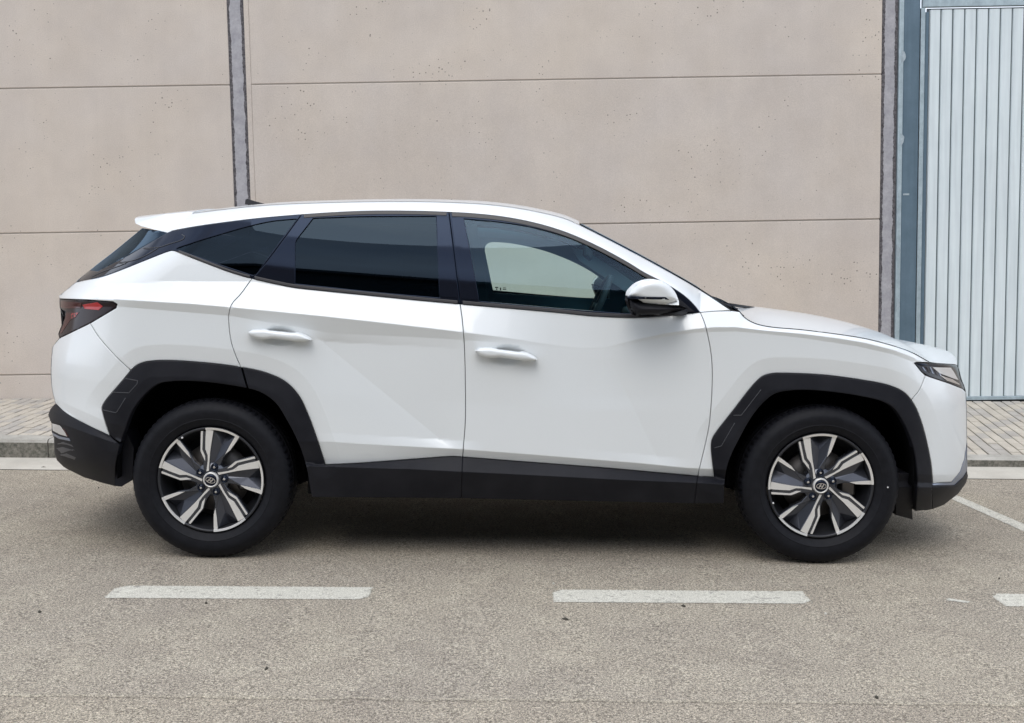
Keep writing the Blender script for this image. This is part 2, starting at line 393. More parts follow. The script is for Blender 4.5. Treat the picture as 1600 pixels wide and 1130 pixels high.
mortar_strip(3.052, 3.178, .006, 2)
# ---------------------------------------------------------------- gate
gate = tag(empty('sliding_gate', (3.9, YW, 0)), 'pale blue ribbed metal gate with vertical slats at right edge', 'gate')
def gbox(name, x0, x1, y0, y1, z0, z1, m, bev=0, parent=None):
    return box(name, x0-3.9, x1-3.9, y0, y1, z0, z1, m, parent or gate, bev)
zt = 3.272; zb_ = .062
sx0 = 3.435; pitch = .0965
for i in range(26):
    x0 = sx0+pitch*i; x1 = x0+pitch-.009
    bm = bmesh.new(); zz = zb_+.036
    a = [(x0, .012), (x0+.006, .0), (x1-.006, .0), (x1, .012)]
    vs_ = [[bm.verts.new((x-3.9, y+random.uniform(-.0006, .0006), z)) for (x, y) in a] for z in (zz, zt-.012)]
    for j in range(3): bm.faces.new((vs_[0][j], vs_[0][j+1], vs_[1][j+1], vs_[1][j]))
    bmobj('gate_slat', bm, M['gate'], gate)
gbox('backing_sheet', sx0-.02, sx0+26*pitch, .013, .03, zb_+.02, zt, M['gate_groove'])
gbox('bottom_rail', sx0-.03, sx0+26*pitch, -.006, .04, zb_+.004, zb_+.034, M['galv'], .003)
gbox('floor_gap', sx0-.03, sx0+26*pitch, .004, .05, zb_-.06, zb_+.004, M['black_gap'])
gbox('top_rail', sx0-.06, sx0+26*pitch, -.012, .04, zt+.010, zt+.40, M['galv'], .0015)
gbox('edge_channel', 3.360, 3.395, -.010, .03, -.05, zt+.004, M['galv'], .003)
gbox('edge_channel', 3.398, 3.424, -.004, .03, -.05, zt-.03, M['post'], .002)
post = tag(empty('steel_post', (3.3, YW, 0)), 'blue grey steel gate post between mortar strip and gate', 'post')
box('post_face', 3.222-3.3, 3.352-3.3, -.008, .05, -.05, 5.3, M['post'], post, .003)
box('side_flange', 3.184-3.3, 3.220-3.3, -.016, .05, -.05, 5.3, M['galv'], post, .003)
box('dark_slot', 3.3525-3.3, 3.359-3.3, .01, .05, -.05, 5.3, M['black_gap'], post)
for (px, py) in ((1409, 88), (1407, 218), (1401, 393), (1401, 475)):
    c = atY(px, py, YW-.02); bm = bmesh.new()
    vs_ = []
    for k in range(9):
        a = -PI/2+PI*k/8; vs_.append(bm.verts.new((c[0]-3.3+.030*math.cos(a)*(1+random.uniform(-.2, .2)), 0, c[2]+.05*math.sin(a))))
    fc = bm.faces.new(vs_); r = bmesh.ops.extrude_face_region(bm, geom=[fc]); bmesh.ops.translate(bm, vec=(0, .008, 0), verts=[e for e in r['geom'] if isinstance(e, bmesh.types.BMVert)])
    bmesh.ops.recalc_face_normals(bm, faces=bm.faces); o = bmobj('anchor_patch', bm, M['patch'], post); o.location.y = -.0185
c = atY(1415, 304, YW-.01); box('sticker', c[0]-3.3-.02, c[0]-3.3+.03, -.0105, -.0085, c[2]-.006, c[2]+.008, M['patch'], post)
for xa in (8.2,):
    far_w = tag(empty('concrete_wall', (xa, YW, 0)), 'concrete panel wall continuing beyond the gate', 'wall')
    for k in range(len(rows)-1): box('wall_panel', -2.2, 6, 0, .16, rows[k]+.0065, rows[k+1]-.0065, M['wall'], far_w, .005)
    box('lintel_panel', sx0-xa, -2.21, .002, .16, zt+.42, rows[-1], M['wall'], far_w, .005)
# ---------------------------------------------------------------- opposite side (seen only in the car's reflections)
ob = tag(empty('warehouse', (0, -19, 0)), 'long dark clad warehouse across the street reflected in the car windows', 'building')
box('wall', -34, 3, -6, 2, -.5, 10.35, M['opp_dark'], ob); box('wall', 3.05, 40, -6, 2.2, -.5, 10.2, M['opp_dark'], ob)
box('roof', -34.3, 40.3, -6.3, 2.3, 10.35, 10.6, mat('opposite_roof', (.09, .10, .11), .7), ob)
for k in range(9): box('shutter', -30+7.5*k, -26+7.5*k, 2.21, 2.26, -.3, 3.6, mat('opposite_shutter', (.16, .18, .19), .5), ob)
tag(sheet('verge', -60, 60, -17, -9, mat('verge_concrete', (.24, .23, .20), .95), dz=.01), kind='structure')
# ================================================================= THE CAR
car = empty('parked_suv', (0, 0, Z0)); tag(car, 'white compact crossover SUV with black wheel arch cladding parked in front of the wall', 'car')
car.rotation_euler = (0, -math.atan(S), 0)
sn = math.hypot(1, S); AX = np.array([1/sn, 0, S/sn]); AZ = np.array([-S/sn, 0, 1/sn])
W = 1.865
def loc_(Pw):
    q = Pw-np.array([0, 0, Z0]); return np.stack([q@AX, q[..., 1], q@AZ], -1)
def pt(px, py, Y): return loc_(atY(px, py, Y))
def lin(pts):
    a = np.array(pts, float); return lambda x: np.interp(x, a[:, 0], a[:, 1])
def cat(pts, closed=False, step=3.5):                # centripetal-ish Catmull-Rom through pixel points
    p = [np.array(q, float) for q in pts]; n = len(p)
    if n == 2 and not closed:
        k = max(1, int(np.linalg.norm(p[1]-p[0])/step)); return [p[0]+(p[1]-p[0])*i/k for i in range(k+1)]
    o = []
    for i in range(n if closed else n-1):
        a = p[(i-1) % n] if (closed or i) else 2*p[0]-p[1]; b = p[i]; c = p[(i+1) % n]; d = p[(i+2) % n] if (closed or i+2 < n) else 2*p[-1]-p[-2]
        k = max(1, int(np.linalg.norm(c-b)/step))
        l0 = max(np.linalg.norm(b-a), 1e-3)**.5; l1 = max(np.linalg.norm(c-b), 1e-3)**.5; l2 = max(np.linalg.norm(d-c), 1e-3)**.5
        m1 = (c-b)+l1*((b-a)/l0-(c-a)/(l0+l1)); m2 = (c-b)+l1*((d-c)/l2-(d-b)/(l1+l2))
        for j in range(k):
            t = j/k; t2 = t*t; t3 = t2*t
            o.append((2*t3-3*t2+1)*b+(t3-2*t2+t)*m1+(-2*t3+3*t2)*c+(t3-t2)*m2)
    if not closed: o.append(p[-1])
    return o
def joinp(*segs):
    o = []
    for s in segs:
        for q in s:
            if not o or np.linalg.norm(q-o[-1]) > .4: o.append(np.array(q, float))
    if np.linalg.norm(o[0]-o[-1]) < .4: o.pop()
    return o
def between(path, x0, x1, axis=0):                   # part of a traced path between two coordinates (kept in order)
    lo, hi = min(x0, x1), max(x0, x1); r = [q for q in path if lo-1e-6 <= q[axis] <= hi+1e-6]
    return r
rev = lambda p: p[::-1]
# traced feature curves (photo pixels); all lie on the car's side surface
TRIM_TOP = cat([(267, 361), (272, 360), (307.5, 353.6), (390, 342.6), (471, 335.3), (566, 330), (645, 329.8), (701.5, 331.6), (742.5, 334), (789, 339.2), (836, 348.4), (883, 362.5), (930, 382.8), (977, 407.8), (1008, 426.6), (1039, 442.5), (1070.6, 463), (1086, 478), (1094, 488.3)])
BELT = cat([(271.8, 392), (307.5, 405.9), (362.5, 426.5), (394, 435.5), (433, 444.4), (460, 449.5), (513, 455.3), (592.4, 463.3), (645.5, 468.6), (719, 475.3), (805, 482.8), (867.5, 488.3), (930, 494.3), (992.5, 496.3), (1039.4, 493.5), (1094, 488.3)])
WS_EDGE = cat([(905, 351), (961, 379.7), (1023.7, 413), (1086, 448.4), (1142.5, 485.5)])
ROOF_U = cat([(300, 333.2), (335, 328.8), (384.5, 323.3), (430, 319.6), (500, 316.8), (566, 315.2), (645, 314.8), (701, 316), (760, 319.2), (805, 324.4), (842, 331.2), (883, 341.5), (905, 351)])
QTOP = cat([(118, 441), (160, 432.2), (191.5, 421), (228.6, 406.2), (267.7, 391.7), (271.8, 392)])
HOODL = cat([(1156, 487.4), (1163.4, 496), (1177.8, 504.7), (1200.8, 510.4), (1252.5, 515.3), (1310, 522.5), (1353, 529.5), (1396, 540.6), (1425, 551), (1453, 566.5)])
ARCH_R = cat([(172, 681.3), (166, 664), (160.5, 645), (159.3, 637), (163, 629), (189.4, 597.6), (210.5, 573.5), (222.5, 567), (240.6, 564), (270.7, 563.6), (330.8, 568), (379, 574.5), (415, 582.6), (445, 596), (466, 617), (481, 647), (493.3, 680), (508.4, 726.5)])
ARCH_RI = cat([(180.4, 760), (180.6, 728.5), (186.4, 698.4), (195.4, 671.3), (207.5, 641.3), (225.5, 617.2), (246.6, 600.6), (270.7, 596), (316, 596.7), (376, 605), (406, 612.7), (430, 629.2), (448, 656.3), (466.3, 692.4), (478.3, 728.5), (487, 777)])
ARCH_F = cat([(1116.5, 746), (1112.7, 716), (1111.5, 692.7), (1114, 684), (1147, 640), (1179.3, 599.2), (1192.4, 588), (1206, 584), (1226, 583.4), (1284.4, 586), (1342.8, 593.4), (1389.6, 602.7), (1413, 613.8), (1427.5, 631), (1439, 657.6), (1448.6, 692.7), (1455.3, 727.7), (1457.3, 755.5)])
ARCH_FI = cat([(1131, 787), (1132.6, 751), (1138.4, 722), (1156, 684), (1176.4, 649), (1196.8, 625.5), (1211.4, 615.3), (1240.6, 610), (1284.4, 611), (1342.8, 619), (1380.8, 628.4), (1398.3, 640), (1416, 669.3), (1427.5, 701.4), (1433.4, 745), (1430.5, 799)])
WBOT = cat([(508.4, 726.5), (560, 724), (650, 717.5), (706, 713.7), (722, 714.5), (800, 720.5), (950, 732), (1090, 744.3), (1116.5, 746)])
SEAM_Q = cat([(471, 335.5), (440, 378), (415, 411), (394, 435.5), (376.3, 459.5), (362, 476), (357.6, 492.5), (358.4, 514.5), (362.5, 539), (376.3, 575)])
SEAM_Q2 = cat([(376.3, 575), (385.5, 607)])
SEAM_B = cat([(701.5, 331.8), (709.3, 393), (719, 475), (722.5, 501.8), (725.5, 539), (727.2, 600), (727, 660), (723, 714.5), (721, 779)])
SEAM_F = cat([(1094, 488.3), (1100.3, 503), (1109.7, 543.8), (1112.8, 575), (1111.9, 620), (1107.7, 666.4), (1100.4, 701.4), (1090.2, 744.5), (1085, 787)])
BUMP_R = cat([(86.9, 631.3), (102.5, 645.5), (139.3, 666), (172, 681.3)])
SEAM_RB = cat([(141, 505.5), (153.5, 525.5), (181, 557), (204, 578.5)])
SEAM_FB = cat([(1445.7, 588), (1436.5, 609.6), (1424, 625)])
# silhouettes at the two corners
S_R = np.array([(223, 356), (180, 392), (150, 415), (119, 440.5), (92, 462), (92.5, 468), (93, 481), (98, 495), (96, 508), (90.5, 522), (92.5, 528.3), (81.5, 542), (79.6, 561), (78.8, 583), (80, 604), (83, 618.4), (86.5, 631), (78, 640), (75, 648.5), (78, 656.5), (80.5, 661), (80.5, 675), (84, 684), (84.8, 707), (88.5, 719.3), (99, 730), (124, 740.5), (150, 752)], float)
S_F = np.array([(1480, 556), (1496, 570), (1499.5, 580), (1502, 592), (1506, 600), (1510, 612.5), (1511, 640), (1511.3, 690), (1511, 713), (1510, 728), (1511, 738), (1512.5, 744), (1509.5, 755), (1497.6, 771.5), (1475, 789), (1456.8, 796), (1440, 799)], float)
fSR = lambda y: np.interp(y, S_R[:, 1], S_R[:, 0]); fSF = lambda y: np.interp(y, S_F[:, 1], S_F[:, 0])
fTRIM = lin(TRIM_TOP); fU = lin([(0, 335)]+[tuple(q) for q in ROOF_U]+[(1142.5, 485)])
G = lin([(75, 452), (118, 446), (200, 443), (272, 440), (394, 440), (460, 450), (592, 463), (719, 475), (805, 483), (930, 494), (992, 496), (1039, 493.5), (1094, 488.5), (1142, 486), (1156, 487.4)]+[tuple(q) for q in HOODL[1:]]+[(1520, 566.5)])
Ge = lin([(75, .075), (272, .068), (460, .062), (719, .064), (900, .060), (1094, .055), (1156, .070), (1195, .045), (1250, .028), (1425, .024), (1520, .024)])
C1 = lin([(75, 467), (135.7, 467.5), (183.8, 468), (300, 475), (357, 480.1), (500, 493.9), (620, 507), (725, 519.5), (805, 529.7), (852, 537.5), (880, 541), (910, 544), (945.6, 543), (992.5, 531), (1039, 521), (1086, 514), (1117.5, 511.3), (1150, 511.3), (1195, 516.5), (1252, 521.5), (1310, 528.8), (1353, 536), (1396, 547), (1425, 557.5), (1453, 573), (1520, 577)])
C1e = lin([(75, .010), (500, .007), (690, .009), (740, .013), (805, .026), (870, .042), (945, .043), (992, .034), (1039, .022), (1110, .007), (1520, .008)])
C2 = lin([(75, 479), (184, 479), (362, 494), (417, 503.5), (467, 511.5), (513, 520.4), (566, 523.2), (650, 527), (725, 531.5), (805, 537), (852, 540.5), (880, 544), (910, 547), (945.6, 546), (992.5, 535.5), (1039, 526), (1086, 520), (1108, 518.9), (1150, 518), (1195, 522), (1252, 528), (1338, 541), (1396, 554), (1425, 565), (1453, 581), (1520, 585)])
C2k_ = lin([(75, .38), (700, .36), (800, .12), (880, -.02), (960, 0), (1040, .2), (1110, .34), (1520, .34)])
Mid = lin([(75, 590), (500, 615), (900, 640), (1520, 640)]); Mide = lin([(75, .006), (300, .012), (600, .024), (725, .030), (900, .028), (1050, .018), (1250, .008), (1520, .006)])
V_ = lin([(75, 618), (172, 662), (300, 685), (520, 690.5), (565, 693.8), (722, 702), (840, 711), (1000, 723.8), (1072, 731), (1131, 734), (1457, 742), (1520, 742)]); Ve = lin([(75, .006), (400, .014), (722, .026), (1050, .022), (1300, .008), (1520, .006)])
W_ = lin([(75, 631), (87, 632), (139, 667), (172, 683), (300, 708), (508, 726.7), (560, 724.2), (650, 717.7), (706, 714), (722, 714.8), (800, 720.8), (950, 732.2), (1090, 744.6), (1131, 748), (1457, 755), (1520, 755)]); We = lin([(75, .012), (172, .020), (508, .046), (1131, .046), (1457, .016), (1520, .014)])
K1 = lin([(75, 656), (106, 666), (172, 690), (300, 712), (487, 728.5), (640, 733), (722, 737.5), (800, 741), (975, 750), (1090, 754.5), (1131, 757), (1457, 762), (1520, 762)]); K1e = lin([(75, -.008), (172, .006), (487, .012), (722, .004), (1131, .008), (1457, .0), (1520, -.006)])
B0 = lin([(75, 735), (180, 770), (487, 779), (722, 780), (1085, 788), (1131, 790), (1430, 800), (1520, 800)]); B0e = lin([(75, .03), (300, .04), (722, .055), (1200, .05), (1520, .05)])
def pdist(px, py, path):
    a = np.array(path)[::2]; r = np.full(px.shape, 1e9); pxf = px.ravel(); pyf = py.ravel(); o = np.full(pxf.shape, 1e9)
    for i in range(len(a)-1):
        p, q = a[i], a[i+1]; d = q-p; l = d@d
        t = np.clip(((pxf-p[0])*d[0]+(pyf-p[1])*d[1])/l, 0, 1)
        o = np.minimum(o, np.hypot(pxf-p[0]-t*d[0], pyf-p[1]-t*d[1]))
    return o.reshape(px.shape)
def inpoly(px, py, poly):
    a = np.array(poly); x, y = a[:, 0], a[:, 1]; x2, y2 = np.roll(x, -1), np.roll(y, -1); r = np.zeros(px.shape, bool)
    for i in range(len(a)):
        c = (y[i] > py) != (y2[i] > py)
        with np.errstate(divide='ignore', invalid='ignore'):
            xi = (x2[i]-x[i])*(py-y[i])/(y2[i]-y[i])+x[i]
        r ^= c & (px < xi)
    return r
_yy = np.arange(300, 860, 1.0)
def _sm(f, sg, lo):
    p = f(_yy); k = np.exp(-.5*(np.arange(-60, 61)/sg)**2); k /= k.sum(); q = np.convolve(np.pad(p, 60, 'edge'), k, 'valid'); return q+lo
_a = _sm(fSR, 22, -5.0); _b = _sm(fSF, 14, 3.0)
_a = np.minimum(_a, fSR(_yy)-1); _b = np.maximum(_b, fSF(_yy)+.6)
fSRs = lambda y: np.interp(y, _yy, _a2); fSFs = lambda y: np.interp(y, _yy, _b2)
def _sm2(q, sg): k = np.exp(-.5*(np.arange(-40, 41)/sg)**2); k /= k.sum(); return np.convolve(np.pad(q, 40, 'edge'), k, 'valid')
_a2 = _sm2(_a, 9)-1.2; _b2 = _sm2(_b, 7)+.5
HAND = [(437.5, 525), (793, 554.5)]
def sline(px, py, a, b):                               # signed distance, + on the right of a->b going down
    d = np.array(b, float)-np.array(a, float); d /= np.linalg.norm(d); return (px-a[0])*d[1]-(py-a[1])*d[0]
def E(px, py):
    px = np.asarray(px, float); py = np.asarray(py, float)
    g, ge = G(px), Ge(px); c1 = np.maximum(C1(px), g+5); c2 = np.maximum(C2(px), c1+1.5)
    L_ = [(g, ge), (c1, C1e(px)), (c2, C1e(px)+C2k_(px)*(c2-c1)/356), (np.maximum(Mid(px), c2+5), Mide(px)), (V_(px), Ve(px)), (W_(px), We(px)), (K1(px), K1e(px)), (B0(px), B0e(px)), (B0(px)+60, B0e(px)+.10)]
    e = np.full(px.shape, 0.0); e = np.where(py <= g, ge, e)
    for (ya, ea), (yb, eb) in zip(L_[:-1], L_[1:]):
        t = (py-ya)/(yb-ya+1e-6)
        if ya is g: tt = t*(.55+.45*t)*1.0; tt = 1-(1-t)**1.0*(1.0)
        else: tt = t
        e = np.where((py > ya) & (py <= yb), ea+(eb-ea)*tt, e)
    e = np.where(py > L_[-1][0], L_[-1][1], e)
    # greenhouse
    t = np.clip((g-py)/356, 0, 2); gh = .22*t+.25*t*t
    e = np.where(py < g, e+gh*np.clip((1200-px)/60, 0, 1), e)
    tr = fTRIM(np.clip(px, 267, 1094)); above = np.clip(tr-py, 0, 40)
    k = np.clip((1142-px)/60, 0, 1)
    e = e+np.where((py < tr) & (px > 240), (above*.0040+above**2*.00014)*k, 0)
    # wheel arch flares: the skin turns in just above the cladding
    for A in (ARCH_R, ARCH_F):
        d = pdist(px, py, A); e = e+np.where(py > 500, .0115*np.clip(1-d/25, 0, 1), 0)
    # door facets
    dl = np.clip(sline(px, py, (455, 500), (720, 722)), 0, 1e9)*-1
    dL = np.clip(sline(px, py, (462, 500), (712, 706)), 0, 200)
    dR = np.clip(-sline(px, py, (925, 505), (1040, 740)), 0, 200)
    sd_ = sline(px, py, (462, 500), (712, 706)); sd2 = sline(px, py, (925, 505), (1040, 740))
    fade = np.clip((py-c2)/14, 0, 1)*np.clip((V_(px)-py)/14, 0, 1)*np.clip((px-470)/50, 0, 1)*np.clip((760-px)/60, 0, 1)
    hollow = .016*np.exp(-np.abs(sd_)/np.where(sd_ > 0, 85, 60))*fade+.008*np.exp(-np.abs(sd2)/60)*np.clip((py-560)/60, 0, 1)*np.clip((V_(px)-py)/14, 0, 1)*np.clip((1095-px)/50, 0, 1)*np.clip((px-860)/60, 0, 1)
    e = e+hollow
    # handle dimples
    for hx, hy in HAND:
        q = ((px-hx)/30)**2+((py-hy)/17)**2; e = e+.026*np.clip(1-q, 0, 1)**1.3
    e = e + .012*((px-760)/650)**4
    # corners
    sr = fSRs(py); tR = np.clip((sr+135-px)/135, 0, 1.0); e = e+.46*(1-np.sqrt(np.clip(1-tR**2.2, 0, 1)))
    sf = fSFs(py); x1 = sf-115; tF = np.clip((px-x1)/115, 0, 1.0); wF = np.where(px > 1300, 1.0, 0.0)
    e = e+wF*.46*(1-np.sqrt(np.clip(1-tF**2.3, 0, 1)))
    return e
def resample(p, step):
    o = []
    n = len(p)
    for i in range(n):
        a, b = p[i], p[(i+1) % n]; k = max(1, int(round(np.linalg.norm(b-a)/step)))
        for j in range(k): o.append(a+(b-a)*j/k)
    return o
_x = np.arange(60, 1516, 3.0)
CREASES = []
_m = (_x < 862) | (_x > 960)
for _f, _msk in ((C1, (_x > 90)), (C2, (_x < 850) | ((_x > 985))), (V_, _x > 60), (K1, _x > 60), (G, (_x > 300) & (_x < 1150))):
    for part in np.split(np.arange(len(_x)), np.where(np.diff(_msk.astype(int)) != 0)[0]+1):
        if len(part) > 2 and _msk[part[0]]: CREASES.append(np.stack([_x[part], _f(_x[part])], 1))
for a0_, b0_ in (((478, 513), (712, 706)), ((945, 545), (1030, 720))): CREASES.append(np.array(cat([a0_, b0_], step=3)))
for _A in (ARCH_R, ARCH_F):
    a_ = np.array(resample([np.array(q) for q in _A], 3.0)[:]); a_ = np.array([q for q in cat([tuple(p) for p in np.array(_A)[::3]], step=3)])
    d_ = np.gradient(a_, axis=0); d_ /= np.linalg.norm(d_, axis=1, keepdims=True)+1e-9; n_ = np.stack([d_[:, 1], -d_[:, 0]], 1)*25
    o_ = a_+n_; o_ = o_[pdist(o_[:, 0], o_[:, 1], list(np.array(_A))) > 24.0]; CREASES.append(o_)
def surf(px, py, off=0.0, fn=E):
    return pt(px, py, fn(px, py)+off)
def normals(px, py, fn=E, h=.7):
    a = surf(px+h, py, 0, fn)-surf(px-h, py, 0, fn); b = surf(px, py-h, 0, fn)-surf(px, py+h, 0, fn)
    n = np.cross(a, b); n /= np.linalg.norm(n, axis=-1, keepdims=True)+1e-12; return n
def area(p):
    a = np.array(p); x, y = a[:, 0], a[:, 1]; return .5*np.sum(x*np.roll(y, -1)-np.roll(x, -1)*y)
def offset(p, d):                                     # move the outline inwards by d pixels
    a = np.array(p); s = np.sign(area(p)); nx_ = np.roll(a, -1, 0)-a; pv_ = a-np.roll(a, 1, 0)
    def nr(v): v = v/(np.linalg.norm(v, axis=1, keepdims=True)+1e-9); return np.stack([-v[:, 1], v[:, 0]], 1)*s
    n1_, n2_ = nr(nx_), nr(pv_); m = n1_+n2_; l = (m*m).sum(1, keepdims=True)/4; m = m/2/np.maximum(l, .30); return a+m*d
def panel_mesh(poly, off=0., gap=.55, fil=1.2, fdep=.0022, rim=.022, step=4.0, holes=(), fn=E, gx=None):
    poly = resample([np.array(q, float) for q in poly], step)
    p0 = offset(poly, gap); p1 = offset(poly, gap+fil)
    hs = []
    for h in holes:
        h = resample([np.array(q, float) for q in h], step); hs.append((offset(h, -gap), offset(h, -gap-fil)))
    gx = gx or step
    lo, hi = p0.min(0), p0.max(0)
    X, Y = np.meshgrid(np.arange(lo[0]+gx/2, hi[0], gx), np.arange(lo[1]+gx*.35, hi[1], gx*.7)); X = X.ravel(); Y = Y.ravel()
    ok = inpoly(X, Y, p1) & (pdist(X, Y, list(p1)+[p1[0]]) > gx*.45) if True else None
    for h0, h1 in hs: ok &= ~inpoly(X, Y, h1) & (pdist(X, Y, list(h1)+[h1[0]]) > gx*.45)
    X, Y = X[ok], Y[ok]
    if fn is E:
        cp = []
        for cv in CREASES:
            c_ = cv[(cv[:, 0] > lo[0]-5) & (cv[:, 0] < hi[0]+5) & (cv[:, 1] > lo[1]-5) & (cv[:, 1] < hi[1]+5)]
            if len(c_) < 2: continue
            g_ = pdist(X, Y, list(cv[::1])) > 2.3; X, Y = X[g_], Y[g_]
        for cv in CREASES:
            d_ = np.gradient(cv, axis=0); d_ /= np.linalg.norm(d_, axis=1, keepdims=True); nn = np.stack([-d_[:, 1], d_[:, 0]], 1)
            for s_ in (-.85, .85): cp.append(cv+nn*s_)
        cp = np.vstack(cp); ok = inpoly(cp[:, 0], cp[:, 1], p1)
        cp = cp[ok]; ok = pdist(cp[:, 0], cp[:, 1], list(p1)+[p1[0]]) > 1.3
        for h0, h1 in hs: ok &= ~inpoly(cp[:, 0], cp[:, 1], h1)&(pdist(cp[:, 0], cp[:, 1], list(h1)+[h1[0]]) > 1.3)
        cp = cp[ok]; X = np.concatenate([X, cp[:, 0]]); Y = np.concatenate([Y, cp[:, 1]])
    V2 = [Vector(q) for q in p0]+[Vector(q) for q in p1]; ed = []; n = len(p0)
    for i in range(n): ed += [(i, (i+1) % n), (n+i, n+(i+1) % n)]
    kind = [0]*n+[1]*n; base = 2*n
    for h0, h1 in hs:
        m = len(h0); V2 += [Vector(q) for q in h0]+[Vector(q) for q in h1]
        for i in range(m): ed += [(base+i, base+(i+1) % m), (base+m+i, base+m+(i+1) % m)]
        kind += [0]*m+[1]*m; base += 2*m
    V2 += [Vector((x, y)) for x, y in zip(X, Y)]; kind += [2]*len(X)
    vo, eo, fo, ov, oe, of = delaunay_2d_cdt(V2, ed, [], 0, 1e-5)
    P2 = np.array([tuple(q) for q in vo]); kd = np.array([min((kind[i] for i in o), default=1) for o in ov])
    F = np.array([f_ for f_ in fo if len(f_) == 3]); cen = P2[F].mean(1)
    keep = inpoly(cen[:, 0], cen[:, 1], p0)
    for h0, h1 in hs: keep &= ~inpoly(cen[:, 0], cen[:, 1], h0)
    F = F[keep]
    # orientation: seen from -y, so pixel-clockwise
    a = P2[F[:, 1]]-P2[F[:, 0]]; b = P2[F[:, 2]]-P2[F[:, 0]]; cr = a[:, 0]*b[:, 1]-a[:, 1]*b[:, 0]
    F[cr > 0] = F[cr > 0][:, ::-1]
    e = fn(P2[:, 0], P2[:, 1])+off+np.where(kd == 0, fdep, 0)
    V3 = pt(P2[:, 0], P2[:, 1], e); NN = normals(P2[:, 0], P2[:, 1], fn)
    # boundary normals lean outwards
    cnt = {}
    for f_ in F:
        for i in range(3):
            k_ = (f_[i], f_[(i+1) % 3]); cnt[k_] = 1
    be = [(a_, b_) for (a_, b_) in cnt if (b_, a_) not in cnt]
    outn = {}
    for a_, b_ in be:
        d = V3[b_]-V3[a_]; o_ = np.cross(d, NN[a_]); l = np.linalg.norm(o_)
        if l > 1e-9:
            o_ /= l
            for q in (a_, b_): outn[q] = outn.get(q, 0)+o_
    for q, o_ in outn.items():
        l = np.linalg.norm(o_)
        if l > 1e-6: m = NN[q]+o_/l*.8; NN[q] = m/np.linalg.norm(m)
    verts = list(V3); nor = list(NN); faces = [tuple(q) for q in F]
    if rim:
        idx = {}
        for q, o_ in outn.items():
            l = np.linalg.norm(o_)+1e-9; idx[q] = len(verts); verts += [V3[q], V3[q]+np.array([0, rim, 0])]; nor += [o_/l, o_/l]
        for a_, b_ in be:
            if a_ in idx and b_ in idx: i, j = idx[a_], idx[b_]; faces.append((j, i, i+1, j+1))
    return np.array(verts), faces, np.array(nor)
def near_far(name, V, F, NN, m, parent, pf=None, both=True):
    r = []
    for side in (0, 1) if both else (0,):
        v = V.copy(); n = NN.copy(); f = F
        if side: v[:, 1] = W-v[:, 1]; n[:, 1] *= -1; f = [q[::-1] for q in F]
        me = bpy.data.meshes.new(name); me.from_pydata([tuple(map(float, p)) for p in v], [], [tuple(int(i) for i in q) for q in f]); me.update()
        me.polygons.foreach_set('use_smooth', [True]*len(me.polygons))
        me.normals_split_custom_set_from_vertices([tuple(map(float, q)) for q in n])
        r.append(mobj(name, me, m, (pf if side and pf is not None else parent)))
    return r
def panel(name, poly, m, parent=None, pf=None, both=True, **kw):
    V, F, NN = panel_mesh(poly, **kw)
    return near_far(name, V, F, NN, m, parent or car, pf if pf is not None else (parent or car), both)
def P(*q): return [np.array(x, float) for x in q]
# --- white skin
quarter_poly = joinp(QTOP, between(BELT, 271.8, 394), [q for q in SEAM_Q if q[1] >= 435.5], rev([q for q in ARCH_R if q[0] <= 376.4 and q[1] < 580]), rev([q for q in SEAM_RB]), P((141, 504.9), (171, 487.2), (181, 481), (183, 475), (177, 471.3), (135.7, 468.2), (92, 466.5), (92, 462), (118, 441)))
quarter_poly = joinp(QTOP, between(BELT, 271.8, 394), [q for q in SEAM_Q if q[1] >= 435.5], rev([q for q in ARCH_R if 204 <= q[0] <= 376 and q[1] < 600]), rev(SEAM_RB), P((141.3, 505.2), (171, 487.6), (181.6, 481.2), (183, 475.3), (176.6, 471.6), (135.7, 468.6), (92.3, 467.0), (92, 462)))
qp = panel('quarter_panel', quarter_poly, M['paint'])
rb_poly = joinp(P((92.5, 528.8), (141.3, 505.2)), SEAM_RB, rev([q for q in ARCH_R if q[0] < 204 and q[1] > 570 and q[0] < 300 and q[1] <= 682]), rev(BUMP_R), P((83, 618.4), (80, 604), (79, 583), (79.8, 561), (81.5, 542)))
rbump = panel('rear_bumper', rb_poly, M['paint'])
rd = [empty('rear_door', (0, 0, 0), car), empty('rear_door', (0, 0, 0), car)]
fd = [empty('front_door', (0, 0, 0), car), empty('front_door', (0, 0, 0), car)]
rdoor_poly = joinp(between(BELT, 394, 719), [q for q in SEAM_B if 475 < q[1] < 714.6], rev(between(WBOT, 508, 722.5)), rev([q for q in ARCH_R if q[0] >= 376.3]), rev([q for q in SEAM_Q if q[1] >= 435.5]))
panel('door_skin', rdoor_poly, M['paint'], rd[0], rd[1])
fdoor_poly = joinp(between(BELT, 719, 1094), [q for q in SEAM_F if q[1] < 744.6], rev(between(WBOT, 723.5, 1090)), rev([q for q in SEAM_B if 475.3 < q[1] < 714.6]))
panel('door_skin', fdoor_poly, M['paint'], fd[0], fd[1])
fender_poly = joinp(P((1094, 488.3)), P((1117.4, 486.3), (1142.5, 485.7), (1156, 487.4)), HOODL, P((1432, 566), (1428.5, 567.5), (1439.6, 581.2)), SEAM_FB, rev([q for q in ARCH_F if q[0] < 1424]), P((1090, 744.5)), rev([q for q in SEAM_F if q[1] < 744.6]))
fender_poly = joinp(P((1094, 488.3), (1117.4, 486.3), (1142.5, 485.7), (1156, 487.4)), HOODL, P((1432.2, 566), (1428.5, 567.5), (1439.6, 581.2), (1445.7, 586.5)), SEAM_FB, rev([q for q in ARCH_F if q[0] < 1424]), P((1090.2, 744.5)), rev([q for q in SEAM_F if q[1] < 744.6]))
panel('front_fender', fender_poly, M['paint'])
